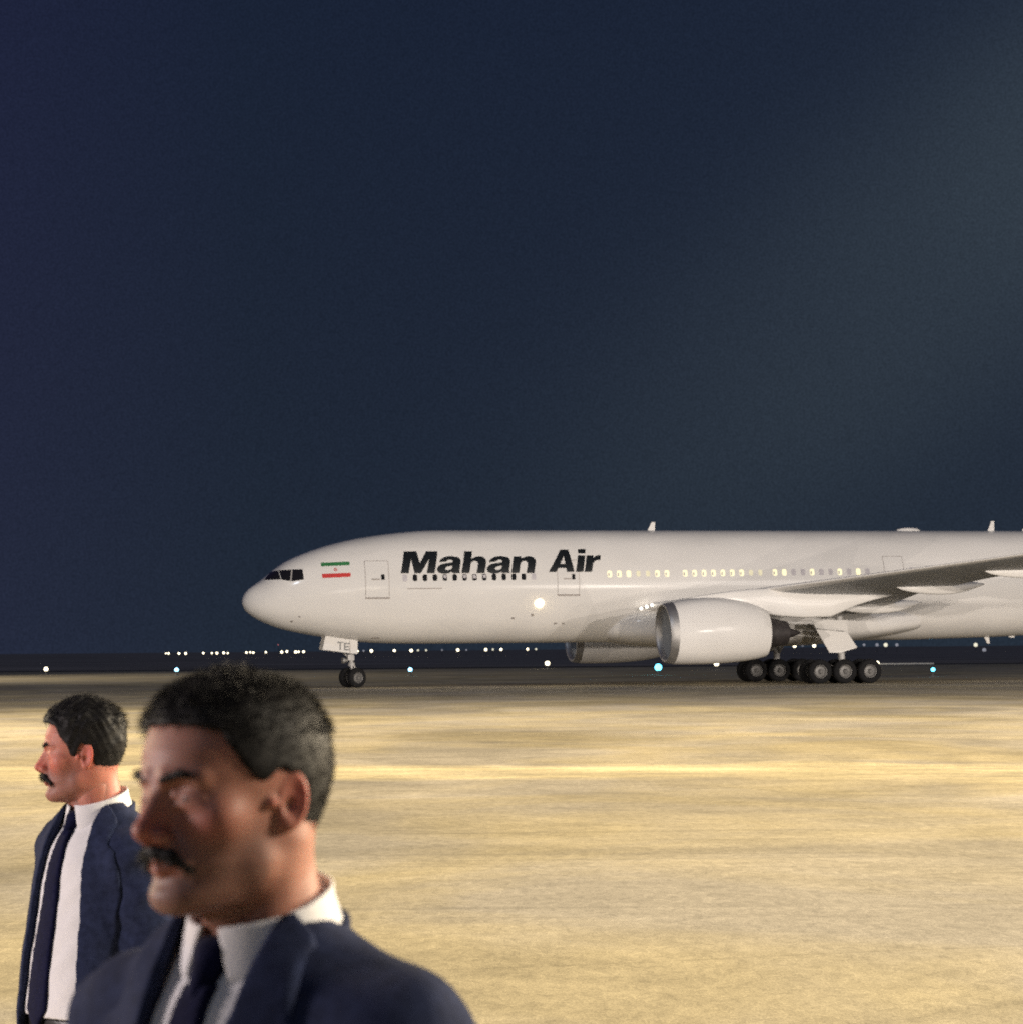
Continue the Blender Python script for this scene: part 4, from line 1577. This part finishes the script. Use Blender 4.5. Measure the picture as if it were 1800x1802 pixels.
    # tie
    tw = np.interp(zz, [1.0, 1.06, 1.12, 1.40, 1.485, 1.50, 1.56], [.0, .046, .044, .030, .020, .020, .020]).astype(np.float32)[None, None, :] * tie_w
    sway = np.interp(zz, [1.0, 1.3, 1.5], [.018, .006, 0.0]).astype(np.float32)[None, None, :]
    ti = np.maximum(np.maximum(B - .0135, -(B - .001)), np.maximum(np.abs(g.x - sway) - tw, -g.y + .02))
    ti = np.maximum(ti, np.maximum(g.z - 1.500, 1.0 - g.z))
    V, Q = nets(smax(ti, ti, .001), g)
    tie = mesh_np('tie', V, Q, tie_navy, root)
    gk = Grid((-.05, -.02, 1.44), (.05, .11, 1.58), .0026)
    kn = gk.cap((0, .040, 1.525), (0, .062, 1.490), .021, .012)
    kn = smin(kn, gk.cap((-.012, .038, 1.532), (.012, .038, 1.532), .013), .008)
    mesh_np('tie_knot', *nets(kn, gk), tie_navy, tie)
    # trousers, belt, shoes
    gt = Grid((-.20, -.17, .03), (.20, .17, 1.05), .009)
    Tr = gt.ell((0, .004, .97), (.164, .118, .17), 2.6)
    for s in (-1, 1):
        Tr = smin(Tr, gt.cap((.082 * s, 0, .88), (.095 * s, .008, .48), .092, .072), .04)
        Tr = smin(Tr, gt.cap((.095 * s, .008, .48), (.10 * s, -.015, .06), .070, .060), .03)
    Tr = np.maximum(Tr, gt.z - 1.03)
    mesh_np('trousers', *nets(Tr, gt), suit_navy, root)
    gt = Grid((-.20, -.16, .98), (.20, .17, 1.06), .005)
    Be = np.maximum(gt.ell((0, .008, 1.02), (.170, .127, .25), 2.2), np.maximum(1.004 - gt.z, gt.z - 1.040))
    mesh_np('belt', *nets(Be, gt), belt_m, root)
    for s in (-1, 1):
        gs = Grid((.10 * s - .07, -.13, -.01), (.10 * s + .07, .22, .13), .007)
        Sd = smin(gs.cap((.10 * s, -.07, .045), (.10 * s, .15, .03), .042, .036), gs.cap((.10 * s, -.05, .05), (.10 * s, -.02, .11), .042), .03)
        mesh_np('shoe', *nets(np.maximum(Sd, .002 - gs.z), gs), leather, root)
    return root


def top_thick(side_t, top_t, quiff):
    def f(g):
        u = np.clip((g.z - .045) / .05, 0, 1)
        u = u * u * (3 - 2 * u)
        fr = np.clip((g.y + .02) / .08, 0, 1)
        low = np.clip((g.z + .075) / .10, 0.15, 1)
        return (side_t * low * (1 - u) + (top_t + quiff * fr) * u).astype(np.float32)
    return f


skin_a = skin_material('tan_skin', (0.44, 0.170, 0.122), (0.11, 0.075, 0.065))
skin_b = skin_material('brown_skin', (0.31, 0.145, 0.105), (0.09, 0.06, 0.05))

LINE_A = [(-.15, -.080), (-.10, -.078), (-.070, -.085), (-.045, -.060), (-.034, -.020), (-.026, .018), (-.004, .026), (.006, .004), (.012, -.008), (.024, -.004), (.031, .022), (.042, .036), (.052, .050), (.058, .070), (.075, .078), (.1, .080)]
LINE_B = [(-.15, -.050), (-.10, -.050), (-.070, -.052), (-.045, -.040), (-.034, -.016), (-.026, .018), (-.004, .027), (.006, .018), (.012, .014), (.024, .018), (.032, .028), (.040, .040), (.048, .055), (.052, .068), (.075, .076), (.1, .078)]


def flow_a(p, n):
    top = np.clip((p[:, 2] - .05) / .05, 0, 1)[:, None]
    return n * .55 + top * np.array([.25, -.75, .10]) + (1 - top) * np.array([0, -.45, -.75])


def flow_b(p, n):
    top = np.clip((p[:, 2] - .06) / .05, 0, 1)[:, None]
    return n * .75 + top * np.array([.1, .30, .35]) + (1 - top) * np.array([0, -.6, -.45])


suit_man('person', (-1.107, 7.302, 0.0), 130, 95, 2, 0, 1.022,
         'man with dark moustache in profile, open navy jacket, white shirt and loose navy tie', 3, skin_a, LINE_A,
         top_thick(.006, .013, .004), flow_a, lambda p: np.where(p[:, 2] > .06, .016, .006),
         [(.78, .145), (1.0, .130), (1.15, .115), (1.35, .100), (1.48, .084), (1.56, .075), (1.65, .075)], 1.0, button=.90, hs=.978, vx=-.018, head_off=(0, .030, 1.69), wob=.0028, face=(.94, 1.0, 1.02), mst=1.12, shirt_lo=1.04)
suit_man('person', (-0.317, 3.173, 0.0), 140, 132, 1, 2, 1.079,
         'blurred man close to the camera with thick black hair, moustache and navy suit', 8, skin_b, LINE_B,
         top_thick(.0045, .005, .004), flow_b, lambda p: np.where(p[:, 2] > .06, .010, .0035),
         [(.78, .01), (1.12, .0), (1.16, .006), (1.35, .050), (1.48, .066), (1.56, .072), (1.65, .075)], 1.0, button=1.13, wob=.0015, nstr=20000, hs=.995, face=(1.06, 1.0, .985), wide=1.14)

# ------------------------------------------------------------------ field lights and far lamps
warm_lens = mat('warm_lamp_lens', (1, .95, .8), .3, emit=(1.0, 0.88, 0.62), estr=4)
white_lens = mat('white_lamp_lens', (1, 1, 1), .3, emit=(0.95, 0.97, 1.0), estr=7)
blue_lens = mat('blue_lamp_lens', (.6, .8, 1), .3, emit=(0.30, 0.72, 1.0), estr=7)
cyan_lens = mat('cyan_lamp_lens', (.3, .8, 1), .3, emit=(0.12, 0.72, 1.0), estr=7)
dim_lens = mat('dim_lamp_lens', (.7, .7, .6), .3, emit=(0.9, 0.85, 0.65), estr=1.0)
faint_lens = mat('faint_lamp_lens', (.6, .6, .6), .3, emit=(0.75, 0.75, 0.85), estr=.28)
red_lens = mat('red_lamp_lens', (.6, .2, .2), .3, emit=(0.9, 0.25, 0.25), estr=.5)
pole_m = mat('lamp_pole_paint', (.12, .12, .12), .6)


def field_light(loc, rad, lens, label):
    o = empty('apron_edge_light', loc)
    tag(o, label, 'edge light', 'edge lights along the far side of the apron')
    b = MB()
    b.tube((0, 0, 0), (0, 0, .06), .22, .20, 14)
    b.tube((0, 0, .06), (0, 0, .34), .05, .05, 10)
    b.tube((0, 0, .30), (0, 0, .36), .10, .13, 12)
    b.build('stem', pole_m, o, smooth=True)
    g = MB()
    g.sphere((0, 0, .36 + rad * .8), rad, 9)
    g.build('lens', lens, o, smooth=True)
    return o


for (x, y, r, m, lab) in (
        (-42.9, 262, .20, warm_lens, 'warm white edge light alone at the far left of the apron'),
        (-28.3, 240, .17, blue_lens, 'pale blue edge light just left of the blurred man\'s hair'),
        (-7.86, 219, .16, blue_lens, 'pale blue edge light right of the nose wheels'),
        (3.45, 285, .24, warm_lens, 'warm white edge light left of the far engine'),
        (10.7, 210, .26, cyan_lens, 'large cyan edge light below the near engine intake'),
        (18.2, 255, .22, warm_lens, 'warm white edge light under the middle of the near engine'),
        (31.3, 245, .20, warm_lens, 'warm white edge light behind the main wheels at the end of the rail'),
        (26.9, 182.5, .13, cyan_lens, 'small cyan edge light right of the main wheels')):
    field_light((x, y, 0), r, m, lab)

# low pale rail running right from the light behind the main wheels
rail = empty('barrier_rail', (31.6, 246.5, 0), R(0))
tag(rail, 'low pale rail on short posts behind the main wheels', 'rail')
b = MB()
b.box((2.4, 0, .46), (4.8, .12, .12))
b.build('rail_bar', mat('pale_rail_paint', (.75, .75, .72), .5), rail)
for k in range(4):
    b = MB()
    b.box((.3 + 1.4 * k, 0, .20), (.08, .08, .40))
    b.build('post', pole_m, rail)


def far_lamp(x, y, z, rad, lens, label, group):
    o = empty('far_lamp', (x, y, -.02))
    tag(o, label, 'lamp', group)
    b = MB()
    b.tube((0, 0, 0), (0, 0, z + .02 - rad * .5), .09, .06, 6)
    b.build('pole', pole_m, o)
    g = MB()
    g.sphere((0, 0, z + .02), rad, 6)
    g.build('lamp_head', lens, o, smooth=True)


ORD = 'first second third fourth fifth sixth seventh eighth ninth tenth eleventh twelfth thirteenth fourteenth fifteenth sixteenth seventeenth eighteenth nineteenth twentieth'.split()
FAR_LEFT = [(-107.0, 880, 1.62, 0.23, 'w'), (-109.1, 904, 1.6, 0.32, 'w'), (-108.6, 928, 1.57, 0.36, 'w'), (-101.6, 886, 1.57, 0.38, 'w'), (-98.7, 910, 1.6, 0.33, 'w'), (-98.5, 934, 1.57, 0.29, 'w'), (-92.5, 892, 1.57, 0.38, 'w'), (-92.8, 916, 1.63, 0.39, 'w'), (-93.9, 940, 1.52, 0.29, 'w'), (-83.8, 898, 1.67, 0.34, 'w'), (-84.8, 922, 1.74, 0.29, 'w'), (-80.0, 880, 1.66, 0.32, 'w'), (-78.2, 904, 1.71, 0.3, 'w'), (-76.2, 928, 4.07, 0.2, 'r'), (-71.7, 886, 1.76, 0.42, 'w'), (-72.0, 910, 1.92, 0.39, 'w'), (-71.0, 934, 1.71, 0.45, 'w'), (-66.9, 892, 1.8, 0.32, 'w'), (-67.1, 916, 1.79, 0.39, 'w')]
FAR_MIDDLE = [(-47.7, 880, 1.83, 0.25, 'w'), (-47.2, 904, 1.9, 0.32, 'f'), (-45.9, 928, 1.88, 0.51, 'w'), (-36.7, 886, 1.91, 0.4, 'w'), (-32.3, 910, 1.86, 0.5, 'w'), (-30.9, 934, 1.94, 0.34, 'd'), (-27.0, 892, 1.92, 0.32, 'd'), (-22.6, 916, 1.96, 0.28, 'f'), (-18.0, 940, 1.92, 0.49, 'w'), (-14.5, 898, 1.9, 0.28, 'f'), (-8.6, 922, 1.94, 0.46, 'w'), (-6.0, 880, 2.01, 0.32, 'd'), (-3.6, 904, 1.99, 0.41, 'w'), (4.8, 928, 2.01, 0.4, 'w'), (7.2, 886, 1.99, 0.32, 'd')]
FAR_RIGHT = [(87.0, 880, 2.38, 0.58, 'w'), (91.9, 904, 2.46, 0.38, 'f'), (98.1, 928, 2.35, 0.56, 'w'), (109.2, 886, 2.47, 0.42, 'f'), (116.3, 910, 2.45, 0.54, 'f'), (122.2, 934, 2.43, 0.67, 'd'), (120.2, 892, 2.39, 0.53, 'f'), (148.8, 916, 2.19, 0.66, 'd'), (155.5, 940, 0.5, 0.67, 'f')]
LENS = {'w': warm_lens, 'd': dim_lens, 'f': faint_lens, 'r': red_lens}
WORD = {'w': 'bright', 'd': 'dim', 'f': 'faint', 'r': 'reddish'}
for row, where, grp in ((FAR_LEFT, 'in the lamp row left of the nose gear', 'far lamps left of the nose gear'),
                        (FAR_MIDDLE, 'in the lamp row under the forward fuselage', 'far lamps under the forward fuselage'),
                        (FAR_RIGHT, 'in the row around the main gear', 'far lamps around the main gear')):
    for i, (x, y, z, r, c) in enumerate(row):
        far_lamp(x, y, z, r, LENS[c], '%s distant lamp, %s from the left %s' % (WORD[c], ORD[i], where), grp)
